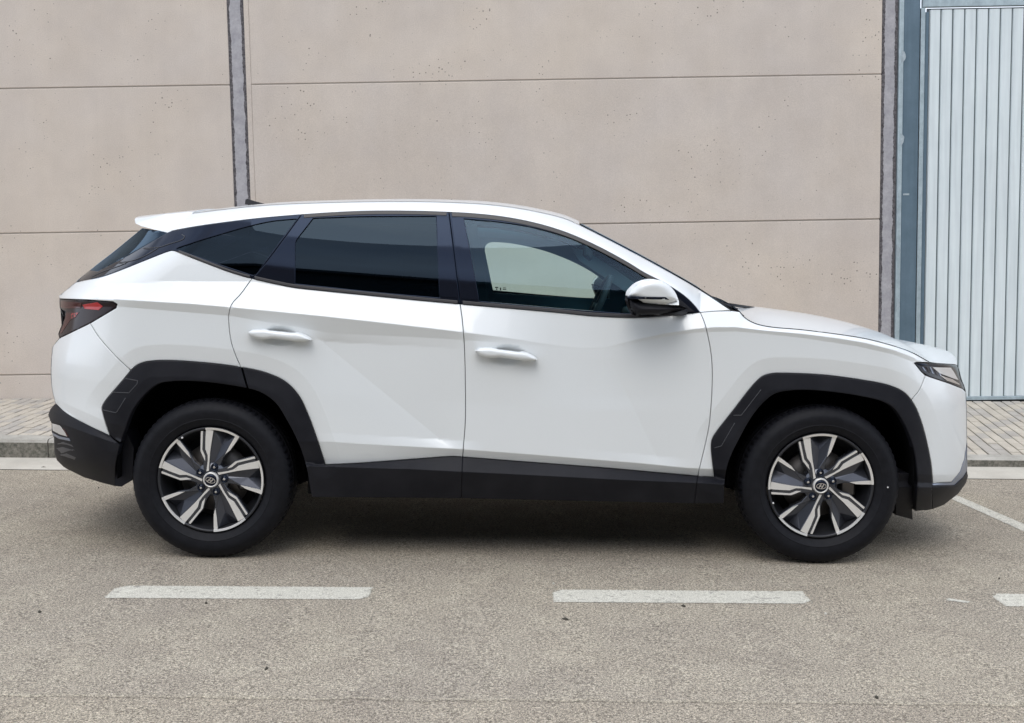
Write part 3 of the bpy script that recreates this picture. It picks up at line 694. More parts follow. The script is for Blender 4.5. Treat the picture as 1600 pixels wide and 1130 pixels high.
fb_poly = joinp(P((1445.7, 586.5), (1452, 589), (1481.7, 598.8), (1504, 607.5), (1509.6, 612.5), (1511, 640), (1511.3, 690), (1507.5, 716), (1500, 738), (1487, 753.6), (1457.3, 755.5)), rev([q for q in ARCH_F if q[0] > 1424 and q[1] > 625]), rev(SEAM_FB))
fbump = panel('front_bumper', fb_poly, M['paint'])
rail_poly = joinp(ROOF_U, WS_EDGE, P((1117.4, 486.3)), rev(TRIM_TOP), P((300, 333.2)))
panel('roof_side_panel', rail_poly, M['paint'], gap=.4)
# --- cladding (black)
panel('rear_arch_cladding', joinp([q for q in ARCH_R if q[0] <= 376.3 and q[1] < 682], SEAM_Q2, rev([q for q in ARCH_RI if q[0] < 385 and q[1] < 692])), M['plastic'], off=-.010, gap=.3, fil=1.6, rim=.05)
rl = joinp(BUMP_R, P((186.5, 695)), sorted([q for q in ARCH_RI if q[0] < 188 and q[1] > 697], key=lambda q: q[1]), P((180.4, 760)), P((159, 754.6), (130.8, 746), (102.5, 732), (88.5, 719.3), (84.8, 707), (84, 684), (80.5, 675), (80.5, 661), (78, 656.5), (75.2, 648.5), (78, 640), (85, 631.7)))
rlow = panel('rear_lower_bumper', rl, M['plastic'], off=-.006, gap=.2, fil=1.2, rim=.05)
_ff = lambda px, py: np.full(np.shape(px), .10, float)
near_far('arch_liner', *panel_mesh(P((179, 686), (196, 671), (209, 700), (207, 750), (195, 756.5), (190, 760.5), (180, 759.5)), fn=_ff, gap=0, fil=.5, fdep=0, rim=.15, step=6), M['plastic'], car)
rdc = joinp([q for q in ARCH_R if q[0] >= 376.3], between(WBOT, 508.5, 722.5), [q for q in SEAM_B if q[1] >= 714.5], P((721, 779), (600, 778), (487, 777)), rev([q for q in ARCH_RI if q[0] >= 385.5]))
panel('door_cladding', rdc, M['plastic'], rd[0], rd[1], off=-.010, gap=.3, fil=1.2, rim=.04)
fdc = joinp(between(WBOT, 723.5, 1090), P((1090.2, 744.5), (1085, 787), (900, 783), (721, 779)), rev([q for q in SEAM_B if q[1] >= 714.5]))
panel('door_cladding', fdc, M['plastic'], fd[0], fd[1], off=-.010, gap=.3, fil=1.2, rim=.04)
fac = joinp(ARCH_F, P((1457.3, 757), (1456, 796), (1430.5, 799)), rev(ARCH_FI), P((1085, 787), (1090.2, 744.5)))
panel('front_arch_cladding', fac, M['plastic'], off=-.010, gap=.3, fil=1.6, rim=.05)
fl = P((1456.5, 758.5), (1492, 758), (1505, 746), (1511, 736), (1512.7, 744), (1509.5, 755), (1497.6, 771.5), (1475, 789), (1456.8, 796))
panel('front_lower_bumper', fl, M['plastic'], off=-.008, gap=.15, fil=1.0, rim=.05)
fs = P((1457, 755.5), (1487, 753.6), (1500, 738), (1507.5, 716), (1511.5, 692), (1511.6, 735), (1505, 746.5), (1492, 758.5), (1457, 759))
panel('bumper_strip', fs, M['silver'], off=.004, gap=.15, fil=.6, rim=.02)
# embossed marks on the arch cladding
def tube(name, pts3, r, m, parent, seg=6, closed=False):
    bm = bmesh.new(); rings = []; n = len(pts3)
    for i, p in enumerate(pts3):
        a = np.array(pts3[(i+1) % n] if (closed or i < n-1) else pts3[i]); b = np.array(pts3[(i-1) % n] if (closed or i) else pts3[i]); d = Vector(a-b).normalized()
        u = d.cross(Vector((0, 1, .05))).normalized(); v_ = d.cross(u)
        rr = r(i/(n-1)) if callable(r) else r
        rings.append([bm.verts.new(Vector(p)+(u*math.cos(2*PI*k/seg)+v_*math.sin(2*PI*k/seg))*rr) for k in range(seg)])
    for i in range(n if closed else n-1):
        A, B = rings[i], rings[(i+1) % n]
        for k in range(seg): bm.faces.new((A[k], A[(k+1) % seg], B[(k+1) % seg], B[k]))
    if not closed: bm.faces.new(rings[0][::-1]); bm.faces.new(rings[-1])
    bmesh.ops.recalc_face_normals(bm, faces=bm.faces)
    return bmobj(name, bm, m, parent, True)
def ridge(name, pts, r, m, off, parent=None):
    q = np.array(cat(pts, step=3)); V = surf(q[:, 0], q[:, 1], off); return tube(name, list(V), r, m, parent or car, 5)
for seg in ([(196, 591.5), (215, 595), (214, 600), (201.5, 614), (176, 613)], [(196, 622), (183, 643), (180.5, 645), (160.5, 640.5)], [(1189, 609), (1162, 644), (1158, 649), (1146, 649)], [(1148, 661), (1127, 697), (1116, 700)]):
    q = np.array(seg, float); d = np.vstack([np.array(cat([tuple(q[i]), tuple(q[i+1])], step=3))[:-1] for i in range(len(q)-1)]+[q[-1:]])
    tube('cladding_groove', list(surf(d[:, 0], d[:, 1], -.0105)), .0016, M['plastic_light'], car, 5)
# --- window frames and glass
Q_GLASS = P((276, 388.6))+cat([(280, 386.8), (315.8, 375.2), (340, 368), (381.3, 356), (422.5, 346.6), (463.5, 342.4)])+P((437, 377), (400, 428))+cat([(395, 430), (340, 411.8), (300, 397.6), (276, 389.5)])
panel('pillar_garnish', joinp(P((119, 440.6), (140, 422), (152, 424), (200, 399), (262, 363)), [q for q in TRIM_TOP if q[0] <= 471], [q for q in SEAM_Q if q[1] <= 435.5], rev(between(BELT, 271.8, 394)), rev(QTOP)), M['gloss'], holes=[Q_GLASS], off=-.001, gap=.3, fil=.8, rim=.02)
gl = panel('quarter_window', Q_GLASS, M['privacy'], off=.006, gap=-.8, fil=.3, fdep=0, rim=0, step=8)
R_GLASS = P((461.7, 442.5), (461.7, 380.5), (465, 373.6), (489.3, 342.5))+cat([(489.3, 341.8), (560, 339.2), (620, 338.8), (680.7, 338.6)])+P((686.2, 464.5))+cat([(686.2, 464.8), (592, 456.5), (513, 448.2), (461.7, 442.9)])
panel('window_frame', joinp([q for q in TRIM_TOP if 471 <= q[0] <= 701.4], [q for q in SEAM_B if q[1] < 475.3], rev(between(BELT, 394, 719)), rev([q for q in SEAM_Q if q[1] <= 435.5])), M['gloss'], rd[0], rd[1], holes=[R_GLASS], off=-.003, gap=.45, fil=1.0, rim=.02)
panel('door_glass', R_GLASS, M['privacy'], rd[0], rd[1], off=.004, gap=-.8, fil=.3, fdep=0, rim=0, step=8)
F_GLASS = cat([(725.3, 342.6), (771.5, 346.8), (819.3, 353.5), (862, 364), (905, 378.5), (950.3, 400.6), (995.4, 425), (1010.5, 434.5)])+P((1012, 489))+cat([(1011, 489.5), (980, 489.3), (927.7, 485.6), (860, 480.2), (805, 475.2), (749.2, 470)])+P((739.7, 415.6))
panel('window_frame', joinp([q for q in TRIM_TOP if q[0] >= 702], rev(between(BELT, 719, 1094)), rev([q for q in SEAM_B if q[1] < 475.3])), M['gloss'], fd[0], fd[1], holes=[F_GLASS], off=-.003, gap=.45, fil=1.0, rim=.02)
panel('door_glass', F_GLASS, M['glass'], fd[0], fd[1], off=.004, gap=-.8, fil=.3, fdep=0, rim=0, step=8)
# rubber strips along the belt and over the doors
def strip(name, path, h, m, parent, off=-.006, up=1, pf=None):
    q = np.array(path); V = joinp(path, rev([p+np.array([0, -h*up]) for p in path])); return panel(name, V, m, parent, pf, off=off, gap=.25, fil=.9, fdep=.004, rim=.012, step=5)
def shrink(path, a, b): return [q for q in path if a <= q[0] <= b]
strip('belt_moulding', shrink(BELT, 276, 392), 4.6, M['trim'], car)
strip('belt_moulding', shrink(BELT, 397, 717), 5.6, M['trim'], rd[0], pf=rd[1])
strip('belt_moulding', shrink(BELT, 721, 1052), 6.0, M['trim'], fd[0], pf=fd[1])
strip('upper_moulding', shrink(TRIM_TOP, 474, 699), -6.0, M['trim'], rd[0], pf=rd[1], off=-.007)
strip('upper_moulding', shrink(TRIM_TOP, 704, 1040), -7.0, M['trim'], fd[0], pf=fd[1], off=-.007)
panel('pillar_cover', P((681.5, 338.2), (700.5, 338.6), (716.5, 466), (686.3, 464)), M['gloss'], rd[0], rd[1], off=-.0065, gap=.3, fil=.7, rim=.01, step=8)
panel('pillar_cover', P((704.5, 339.2), (725.2, 341), (739.5, 415.6), (749, 469.5), (720.5, 467)), M['gloss'], fd[0], fd[1], off=-.0065, gap=.3, fil=.7, rim=.01, step=8)
for seg in ([(143, 433), (158, 425.7), (191.5, 413.6), (200, 409)], [(184, 410.5), (208, 407), (228.6, 398.7), (247, 387.6)], [(225, 387.6), (250, 386), (262, 382), (287, 373), (288.5, 369), (284, 366.5)], [(184, 411), (196, 412.5)], [(224, 388.5), (240, 390)]):
    ridge('garnish_fin', seg, .0017, M['plastic_light'], -.003)
# dark shell behind the gaps
shell = joinp(P((92, 470), (92, 462), (118, 441)), QTOP, between(BELT, 271.8, 1094), P((1142.5, 486), (1156, 487.4)), HOODL, P((1490, 572), (1504, 607), (1506, 640), (1506, 700), (1500, 735), (1490, 760), (1457, 790), (1431, 797)), rev(ARCH_FI), P((1100, 786), (721, 778), (488, 775)), rev(ARCH_RI), P((160, 752), (100, 728), (90, 705), (88, 640), (86, 580), (96, 528)))
near_far('inner_body', *panel_mesh(shell, off=.024, gap=1.5, fil=1, fdep=0, rim=0, step=9), M['shell'], car)
panel('roof_frame', joinp([p+np.array([0, 1.5]) for p in ROOF_U], WS_EDGE, rev([p+np.array([0, 3.0]) for p in TRIM_TOP])), M['shell'], off=.03, gap=.5, rim=0, step=9)
# --- lofts that close the body across
def loft(name, rows_, m, parent=None, smooth=True, flip=False):
    n = len(rows_[0]); V = [p for r in rows_ for p in r]; F = []
    for i in range(len(rows_)-1):
        for j in range(n-1):
            q = (i*n+j, i*n+j+1, (i+1)*n+j+1, (i+1)*n+j); F.append(q[::-1] if flip else q)
    o = pymesh(name, V, F, m, parent or car, smooth); 
    return o
def mir(a): b = np.array(a).copy(); b[..., 1] = W-b[..., 1]; return b
def across(name, edge, m, crown=.03, bow=0., K=14, power=2.4, flip=False, bowf=None, parent=None, rim=.0):
    edge = np.array(edge); rows_ = []
    ds = np.linspace(-1, 1, 2*K+1)
    for s in ds:
        y = W/2+s*(W/2-edge[:, 1]); k = (1-abs(s)**power)
        p = edge.copy(); p[:, 1] = y; p[:, 2] += (crown(edge) if callable(crown) else crown)*k; p[:, 0] += (bow(edge) if callable(bow) else bow)*k
        rows_.append(p)
    return loft(name, rows_, m, parent, True, flip)
U_ = np.array(ROOF_U); Ue = surf(U_[:, 0], U_[:, 1], .0)
tt_ = lambda e, a, b: np.clip((e[:, 0]-a)/(b-a), 0, 1)
across('roof', Ue, M['paint'], crown=lambda e: .034, bow=lambda e: .02*tt_(e, -.2, .30)**2, power=2.2)
We_ = np.array(WS_EDGE); Ws = surf(We_[:, 0], We_[:, 1], .001)
across('windscreen', Ws, M['glass'], crown=.016, bow=.04, power=2.2)
ridge('windscreen_seal', [tuple(q+np.array([1.0, -.6])) for q in WS_EDGE[::6]]+[(1142.5, 484.8)], .0028, M['black_gap'], .002)
H_ = np.array(HOODL+[q for q in P((1465, 568), (1480, 569), (1495, 570))]); He = surf(H_[:, 0]+.2, H_[:, 1]-.6, .0)
hood = across('hood', He, M['paint'], crown=lambda e: np.interp(e[:, 0], [1.0, 1.27, 1.6, 1.75, 1.88, 2.0, 2.08], [.044, .056, .058, .056, .054, .050, .042]), bow=lambda e: .08*tt_(e, 1.5, 2.05), power=2.3, K=20)
# cowl, between windscreen foot and hood
cw = surf(np.array([1128., 1143, 1156, 1163.4]), np.array([485.5, 486, 487.6, 494]), .004)
across('cowl', cw, M['plastic'], crown=.0, bow=.02)
# spoiler
sp_out = P((210.5, 342.5), (255, 336.0), (303, 331.0), (288, 345), (272, 359.8), (262, 363.6), (240, 358.5), (221, 353.6), (211.5, 349))
_sy = lambda i: float(E(np.array([sp_out[i][0]]), np.array([sp_out[i][1]]))[0])+.004
sp_near = pt(np.array([q[0] for q in sp_out]), np.array([q[1] for q in sp_out]), np.array([.36, .31, _sy(2), _sy(3), _sy(4), .21, .27, .33, .36]))
rows_ = []
for s in np.linspace(-1, 1, 21):
    p = sp_near.copy(); p[:, 1] = W/2+s*(W/2-p[:, 1]); k = 1-abs(s)**2.6; p[:, 2] += .030*k; p[:, 0] -= .06*k*np.array([1, .4, 0, 0, 0, 0, .4, 1, 1]); rows_.append(np.vstack([p, p[:1]]))
o = loft('roof_spoiler', rows_, M['paint'], car, False)
bm = bmesh.new(); bm.from_mesh(o.data); bmesh.ops.remove_doubles(bm, verts=bm.verts, dist=1e-5); bmesh.ops.holes_fill(bm, edges=bm.edges); bmesh.ops.recalc_face_normals(bm, faces=bm.faces); bm.to_mesh(o.data); bm.free()
o.data.polygons.foreach_set('use_smooth', [True]*len(o.data.polygons)); o.data.set_sharp_from_angle(angle=math.radians(35))
box('high_brake_lamp', -1.88, -1.86, .8, 1.06, 1.50, 1.515, M['lamp_red2'], car, .003)
# rear screen near part (wraps) and the closure
panel('rear_window', P((119, 440.3), (150, 415), (180, 392.5), (223, 356.5), (240, 359), (262, 363.5), (200, 399), (152, 424), (140, 422.5)), M['privacy'], gap=.15, fil=.4, rim=0, off=.002)
def closure(name, ys, fS, m, bow, flip, ins=0., K=12):
    ys = np.array(ys, float); xs = fS(ys)+ins; e = surf(xs, ys, -.001); return across(name, e, m, crown=0, bow=bow, K=K, power=2.2, flip=flip)
closure('rear_window', np.linspace(356.5, 440, 14), fSR, M['privacy'], -.10, False, .4)
closure('tailgate', np.linspace(440.5, 631, 40), fSR, M['paint'], -.05, False, .4)
closure('rear_bumper_cover', np.linspace(631.5, 751, 24), fSR, M['plastic'], -.04, False, .4)
closure('grille', np.linspace(571, 742, 24), fSF, M['lamp_dark'], .05, True, -.4)
closure('front_bumper_cover', np.linspace(743, 798, 20), fSF, M['plastic'], .04, True, -.4)
# --- lamps
TL = P((92.8, 467.8), (135.7, 469.3), (176.6, 472.2), (182.2, 475), (180.8, 480.7), (171, 487.2), (141.3, 504.9), (92.8, 528.2), (90.4, 522.3), (97, 505), (100.6, 496), (101.5, 487), (93, 481.4))
tl = panel('tail_lamp', TL, M['lamp_smoke'], off=.004, gap=.3, fil=1.4, fdep=.006, rim=.02, step=3)
for (poly, mm) in ((P((128.5, 476.2), (152, 472.3), (160.5, 478.8), (154, 484.8), (132, 482.8)), 'lamp_red'), (P((94, 470.5), (128, 473), (126, 482), (101, 482.5), (94, 480)), 'lamp_red2'), (P((103, 489), (124, 487.5), (117, 497), (110, 500), (96, 521), (92.5, 521), (100, 504)), 'lamp_red2'), (P((111, 489.5), (123, 488), (118, 495), (111, 498)), 'lamp_red')):
    panel('lamp_element', poly, M[mm], tl[0], tl[1], off=.0015, gap=.1, fil=.4, fdep=.0004, rim=.004, step=3)
HL = P((1428.5, 567.2), (1432.2, 566.2), (1463, 568.6), (1495.3, 570.6), (1499, 577), (1502, 590), (1508.5, 610.2), (1504, 607), (1481.7, 598.2), (1452, 588.3), (1439.6, 580.9))
hl = panel('headlamp', HL, M['lamp_dark'], off=.010, gap=.1, fil=.7, fdep=.003, rim=.02, step=3)
for (poly, mm) in ((P((1457, 574), (1486, 574.6), (1491, 582), (1498, 594), (1491, 592), (1468, 583.3)), 'lamp_white'), (P((1432, 568), (1494, 572.2), (1494.5, 574), (1436, 571)), 'gloss'), (P((1468, 586), (1489, 593), (1499, 599.5), (1500, 602), (1480, 595)), 'chrome')):
    panel('lamp_element', poly, M[mm], hl[0], hl[1], off=.006, gap=.1, fil=.4, fdep=.001, rim=.004, step=3)
for k in range(5):
    x = 1440+k*6.0; panel('lamp_element', P((x, 573+k*.3), (x+3, 573.2+k*.3), (x+8, 581+k*2.0), (x+4.5, 580+k*1.9)), M['lamp_smoke' if k % 2 else 'silver'], hl[0], hl[1], off=.007, gap=.3, fil=.5, fdep=.001, rim=.003, step=3)
panel('rear_reflector', P((81.2, 661.5), (93.3, 665.0), (97, 669.6), (105.8, 682.6), (94, 679.5), (82, 673)), M['lamp_white'], off=-.0085, gap=.1, fil=.5, fdep=.001, rim=.01, step=3)
panel('rear_reflector', P((96.0, 667.5), (101, 672), (107.5, 683.2), (104.8, 682.4), (99.5, 672.5)), M['lamp_red2'], off=-.0100, gap=.0, fil=.3, fdep=.001, rim=.01, step=3)
panel('bumper_strip', P((81.3, 675.8), (92, 681.8), (108, 685.3), (110, 689.6), (92, 686.0), (82.3, 680.5)), M['silver'], off=-.0105, gap=.1, fil=.4, fdep=.001, rim=.01, step=3)
for poly in (P((88, 694), (98, 689.5), (112, 694), (116, 699.5), (104, 696)), P((87, 700), (98, 697.5), (118, 703.5), (108, 705.5), (96, 709.5)), P((92, 711), (104, 707.5), (120, 714.5), (117, 719.5), (103, 715))):
    panel('bumper_facet', poly, M['plastic_light'], off=-.0075, gap=.1, fil=1.5, fdep=.004, rim=.01, step=3)
# --- pillow shapes: handles and mirrors
def pillow(name, poly, Y0, bulge, Y1, m, parent, w_=10., step=2.5, tilt=0., both=True, pf=None, flat=.0):
    path = poly+[poly[0]]; a = np.array(poly); cy = a[:, 1].mean()
    def fn(px, py):
        d = pdist(px, py, path); t = np.clip(d/w_, 0, 1); return Y0-bulge*np.sqrt(np.clip(1-(1-t)**2, 0, 1))+tilt*(py-cy)
    V, F, NN = panel_mesh(poly, gap=0, fil=.5, fdep=0, rim=Y1-Y0, step=step, fn=fn)
    return near_far(name, V, F, NN, m, parent, pf if pf is not None else parent, both)
HP = [(386.5, 518.7), (390, 516.6), (400, 515.6), (412, 515.4), (425, 517.2), (440, 518.8), (455, 520.2), (464, 520.3), (474, 523.4), (482, 527.8), (486, 531), (484.5, 532.8), (478, 533.6), (464, 533.6), (455, 532.6), (440, 530.8), (424, 529.3), (417, 530.3), (408, 530.2), (398, 528.4), (390, 525)]
HP2 = [(x+355.8-(x-386)*.02, y+28.2+(x-386)*.025) for x, y in HP]
for hp, dr in ((HP, rd), (HP2, fd)):
    sm = cat(hp, True, 3); pillow('door_handle', sm, -.005, .015, .03, M['paint'], dr[0], 6.0, 1.6, pf=dr[1])
# mirrors
for side in (0, 1):
    pass
mcap = cat([(982, 463), (984, 456), (988.7, 450.6), (994, 445.5), (1000, 441.8), (1013, 437.4), (1022, 436.9), (1030, 437.8), (1040.7, 442), (1050.5, 450.8), (1057, 460.5), (1060.5, 470)])+P((1061, 477), (1040, 476.2), (1018, 474.6), (1005, 472.6), (997, 467.5))
mlow = P((981.5, 464.5), (998, 467.5), (1005, 472.4), (1018, 474.4), (1040, 476.0), (1061, 476.8), (1075, 482), (1058, 488), (1029.4, 492.8), (1008, 495), (994, 494.4), (989.5, 492), (985, 483), (981, 471))
mn = [empty('door_mirror', (0, 0, 0), car), empty('door_mirror', (0, 0, 0), car)]
pillow('mirror_cap', mcap, -.15, .035, -.02, M['paint'], mn[0], 13., 3, pf=mn[1], tilt=.0002)
pillow('mirror_base', mlow, -.12, .050, .0, M['plastic'], mn[0], 12., 3, pf=mn[1])
pillow('mirror_indicator', P((981.6, 463.6), (1040, 464.2), (1045.6, 468.6), (1000, 467.6), (982, 467.2)), -.176, .008, -.13, M['gloss'], mn[0], 2., 2, pf=mn[1])
panel('mirror_sail', P((1012, 436), (1022, 441), (1045, 453), (1062, 467), (1078, 481), (1086, 487.3), (1040, 491.5), (1012, 494)), M['plastic'], fd[0], fd[1], off=-.012, gap=.3, fil=.8, rim=.012, step=5)
tube('mirror_arm', [pt(1030, 486, -.08), pt(1050, 486, -.03), pt(1068, 486, .05)], .022, M['plastic'], mn[0], 8)
# --- shark fin, wipers
bm = bmesh.new(); a0 = pt(384, 319.5, .93); pr = [(0, 0), (0, .024), (.01, .028), (.05, .016), (.105, .003), (.12, -.003)]
for s, wd in ((1, 0.018),):
    L1 = [bm.verts.new((a0[0]+x, .93-wd*(1-z/.04), a0[2]+z)) for x, z in pr]; L2 = [bm.verts.new((a0[0]+x, .93+wd*(1-z/.04), a0[2]+z)) for x, z in pr]
    for i in range(len(pr)-1): bm.faces.new((L1[i], L1[i+1], L2[i+1], L2[i]))
    bm.faces.new(L1); bm.faces.new(L2)
bmesh.ops.recalc_face_normals(bm, faces=bm.faces); bmobj('roof_antenna', bm, M['plastic'], car, False)
def bar(name, a, b, r, m, parent): return tube(name, [np.array(a)+(np.array(b)-np.array(a))*t for t in (0, .5, 1)], r, m, parent, 6)
bar('wiper', pt(1127, 474, .30), pt(1152, 484, .25), .007, M['plastic'], car)
bar('wiper', pt(1127.5, 474, .45), pt(1178, 481.5, .95), .007, M['plastic'], car)
bar('wiper', pt(1140, 477, .7), pt(1182, 481.5, 1.1), .006, M['plastic_light'], car)
# --- underbody, wheel wells
zc = lambda px, py, Y=.05: float(pt(px, py, Y)[2])
zs = zc(722, 779)
wc = [pt(329, 750.3, .03), pt(1283, 759.6, .03)]
bm = bmesh.new(); boxbm(bm, wc[0][0]+.42, wc[1][0]-.42, .10, W-.10, zs+.005, zs+.16); boxbm(bm, -1.85, wc[0][0]-.30, .35, W-.35, .34, .42); boxbm(bm, wc[1][0]+.35, 1.85, .3, W-.3, .30, .4); boxbm(bm, wc[0][0]-.5, wc[1][0]+.6, .32, W-.32, .30, .44)
bmobj('underbody', bm, M['shell'], car)
def well(cx, side):
    V = []; F = []; n = 20; r = .455; y0, y1 = (.035, .42)
    for i in range(n+1):
        a = PI*i/n
        for y in (y0, y1):
            yy = y if side == 0 else W-y; pw = lambda q: math.copysign(abs(q)**.8, q); V.append((cx+.417*pw(math.cos(a)), yy, wc[0][2]+.48*pw(math.sin(a))))
    for i in range(n): F.append((2*i, 2*i+1, 2*i+3, 2*i+2))
    V.append((cx, (y1 if side == 0 else W-y1), wc[0][2])); c = len(V)-1
    for i in range(n): F.append((2*i+1, 2*i+3, c))
    pymesh('wheel_liner', V, F, M['shell'], car, True)
for q in wc:
    for sd_ in (0, 1): well(float(q[0]), sd_)
fp = P((1401, 740), (1432, 740), (1430, 790), (1425, 790), (1426, 812), (1412, 808), (1400, 805))
V, F, NN = panel_mesh(fp, off=.08, gap=0, fil=.5, fdep=0, rim=.2, step=6); near_far('splash_guard', V, F, NN, M['plastic'], car)
tube('exhaust_pipe', [np.array((-1.9, 1.4, .30)), np.array((-1.2, 1.35, .27)), np.array((-.2, 1.2, .26))], .03, M['steel'], car, 8)
# --- wheels
RT = .3585; RR = .2365; TW = .225
def lathe(name, prof, m, parent, n=72, mod=None, smooth=True, closed=False):
    V = []; F = []; k = len(prof)
    for i in range(n):
        a = 2*PI*i/n
        for j, (r, y) in enumerate(prof):
            rr = r if not mod else mod(r, y, i, j); V.append((rr*math.cos(a), y, rr*math.sin(a)))
    for i in range(n):
        for j in range(k-1):
            q = (i*k+j, ((i+1) % n)*k+j, ((i+1) % n)*k+j+1, i*k+j+1); F.append(q)
    return pymesh(name, V, F, m, parent, smooth)
def wp(X, Y): return ((X-585)/475, (572-Y)/475)
faceM = [wp(*q) for q in ((413, 152), (445, 143), (477, 138), (490, 240), (503, 330), (520, 410), (541, 503), (522, 514), (507, 420), (491, 368), (456, 322), (432, 235))]
faceS = [wp(*q) for q in ((372, 178), (389, 170), (430, 334), (471, 384), (484, 428), (453, 393), (419, 352))]
faceB = [wp(*q) for q in ((676, 130), (713, 128), (690, 200), (668, 264), (636, 312), (652, 230))]
bodyM = [wp(*q) for q in ((366, 181), (482, 137), (506, 330), (548, 498), (525, 530), (490, 500), (470, 440), (448, 396), (412, 355))]
bodyB = [wp(*q) for q in ((672, 129), (717, 128), (672, 268), (628, 350), (622, 430), (600, 520), (552, 505), (574, 405), (628, 310))]
web = [wp(*q) for q in ((482, 137), (580, 128), (672, 129), (628, 310), (574, 405), (550, 500), (506, 330))]
def prism(bm, poly, y0, y1, scale, dep=None, bev=.0):
    A = [bm.verts.new((x*scale, y0+(dep(x, z) if dep else 0), z*scale)) for x, z in poly]; B = [bm.verts.new((x*scale*(1.0), y1, z*scale)) for x, z in poly]
    n = len(poly); fcs = [bm.faces.new(A), bm.faces.new(B[::-1])]
    for i in range(n): fcs.append(bm.faces.new((A[i], B[i], B[(i+1) % n], A[(i+1) % n])))
    return fcs
def rotp(poly, a): c, s = math.cos(a), math.sin(a); return [(x*c-z*s, x*s+z*c) for x, z in poly]
def build_wheel(center, rot, front=True):
    wh = empty('wheel', tuple(center), car)
    prof = [(RR+.000, .030), (RR+.006, .010), (RR+.018, .001), (RR+.035, -.006), (RR+.038, -.0085), (RR+.041, -.0075), (RR+.060, -.011), (RR+.078, -.0105), (RR+.082, -.0085), (RR+.094, -.004), (RT-.018, .005), (RT-.009, .014), (RT-.003, .028), (RT-.0005, .045), (RT, .060), (RT-.008, .0605), (RT-.008, .067), (RT, .0675), (RT+.0, .11), (RT-.008, .1105), (RT-.008, .117), (RT, .1175), (RT, .16), (RT-.008, .1605), (RT-.008, .167), (RT, .1675), (RT-.003, .195), (RT-.012, .212), (RT-.04, .225), (RR+.03, .228), (RR, .2)]
    NS = 216
    def mod(r, y, i, j):
        if 10 <= j <= 14 and i % 3 == 0: return r-(.0055 if j > 11 else .0012)
        if 22 <= j <= 26 and i % 3 == 0: return r-.006
        return r
    ty = lathe('tyre', prof, M['tyre'], wh, NS, mod); ty.data.set_sharp_from_angle(angle=math.radians(28))
    # flatten at the road
    for v_ in ty.data.vertices:
        lim = -float(center[2])+.0015
        if v_.co.z < lim: v_.co.z = lim
    lathe('rim_lip', [(RR+.001, .012), (RR+.001, .004), (RR-.003, .0015), (RR-.0095, .003), (RR-.012, .014), (RR-.016, .055), (RR-.045, .09), (RR-.05, .19)], M['barrel'], wh, 96)
    lathe('brake_disc', [(.055, .085), (.155, .085), (.155, .108), (.05, .108)], M['steel'], wh, 48)
    lathe('dark_wheel_back', [(.001, .10), (RR-.03, .125)], M['black_gap'], wh, 32)  # black disc behind the spokes, standing in for the unlit wheel interior
    box('brake_caliper', .105, .175, .065, .12, -.06, .06, M['steel'], wh, .01)
    sp = empty('spoke_set', (0, 0, 0), wh); sp.name = 'rim'
    R1 = RR-.001
    for k in range(5):
        a = rot+k*2*PI/5
        bm = bmesh.new(); prism(bm, rotp(bodyM, a), .0085, .05, R1, dep=lambda x, z: .006*(1-math.hypot(x, z)))
        prism(bm, rotp(bodyB, a), .0125, .05, R1, dep=lambda x, z: .006*(1-math.hypot(x, z)))
        bmesh.ops.recalc_face_normals(bm, faces=bm.faces); es = [e for e in bm.edges if e.calc_length() > .01]
        bmesh.ops.bevel(bm, geom=[e for e in bm.edges if all(v_.co.y < .025 for v_ in e.verts)], offset=.0016, segments=1, affect='EDGES')
        bmobj('spoke', bm, M['gunmetal'], wh)
        # pocket web: faceted, falls away towards the barrel
        W2 = rotp(web, a); cx_ = (W2[0][0]+W2[2][0]+W2[4][0])/3*.93, (W2[0][1]+W2[2][1]+W2[4][1])/3*.93
        bm = bmesh.new(); c0 = bm.verts.new((cx_[0]*R1, .034, cx_[1]*R1)); dp = [.016, .060, .022, .018, .020, .018, .016]
        ring = [bm.verts.new((x*R1*.985, d, z*R1*.985)) for (x, z), d in zip(W2, dp)]
        for i in range(len(ring)): bm.faces.new((c0, ring[i], ring[(i+1) % len(ring)]))
        bmesh.ops.recalc_face_normals(bm, faces=bm.faces); bmobj('spoke_web', bm, M['gunmetal2'], wh)
        bm = bmesh.new()
        for poly, y0 in ((faceM, .0048), (faceS, .0062), (faceB, .0075)):
            prism(bm, rotp(poly, a), y0, y0+.010, R1, dep=lambda x, z: .009*(1-math.hypot(x, z)))
        # bright arc along the rim from the broad face to the blade
        a0_, a1_ = a+math.radians(112.5), a+math.radians(74); A = []
        for i in range(13):
            t = a0_+(a1_-a0_)*i/12; A.append([bm.verts.new((math.cos(t)*r*R1, y, math.sin(t)*r*R1)) for r, y in ((.957, .010), (.957, .003), (.998, .0005), (.998, .010))])
        for i in range(12):
            for j in range(3): bm.faces.new((A[i][j], A[i][j+1], A[i+1][j+1], A[i+1][j]))
        bmesh.ops.recalc_face_normals(bm, faces=bm.faces)
        bmobj('machined_face', bm, M['machined'], wh)
        la = a+math.radians(92.5); lx, lz = .25*R1*math.cos(la), .25*R1*math.sin(la)
        o = lathe('nut_socket', [(.0005, .0125), (.0135, .0125), (.0145, .0100), (.0165, .0100), (.0175, .02), (.019, .05)], M['gloss'], wh, 20); o.location = (lx, 0, lz)
        o = lathe('lug_nut', [(.0005, .0035), (.0045, .0035), (.0062, .0055), (.0066, .0125)], M['chrome'], wh, 6, smooth=False); o.location = (lx, 0, lz)
    bpy.data.objects.remove(sp)
    lathe('hub_ring', [(.027, .002), (.0285, -.0005), (.0325, -.0005), (.034, .002), (.036, .03)], M['machined'], wh, 40)
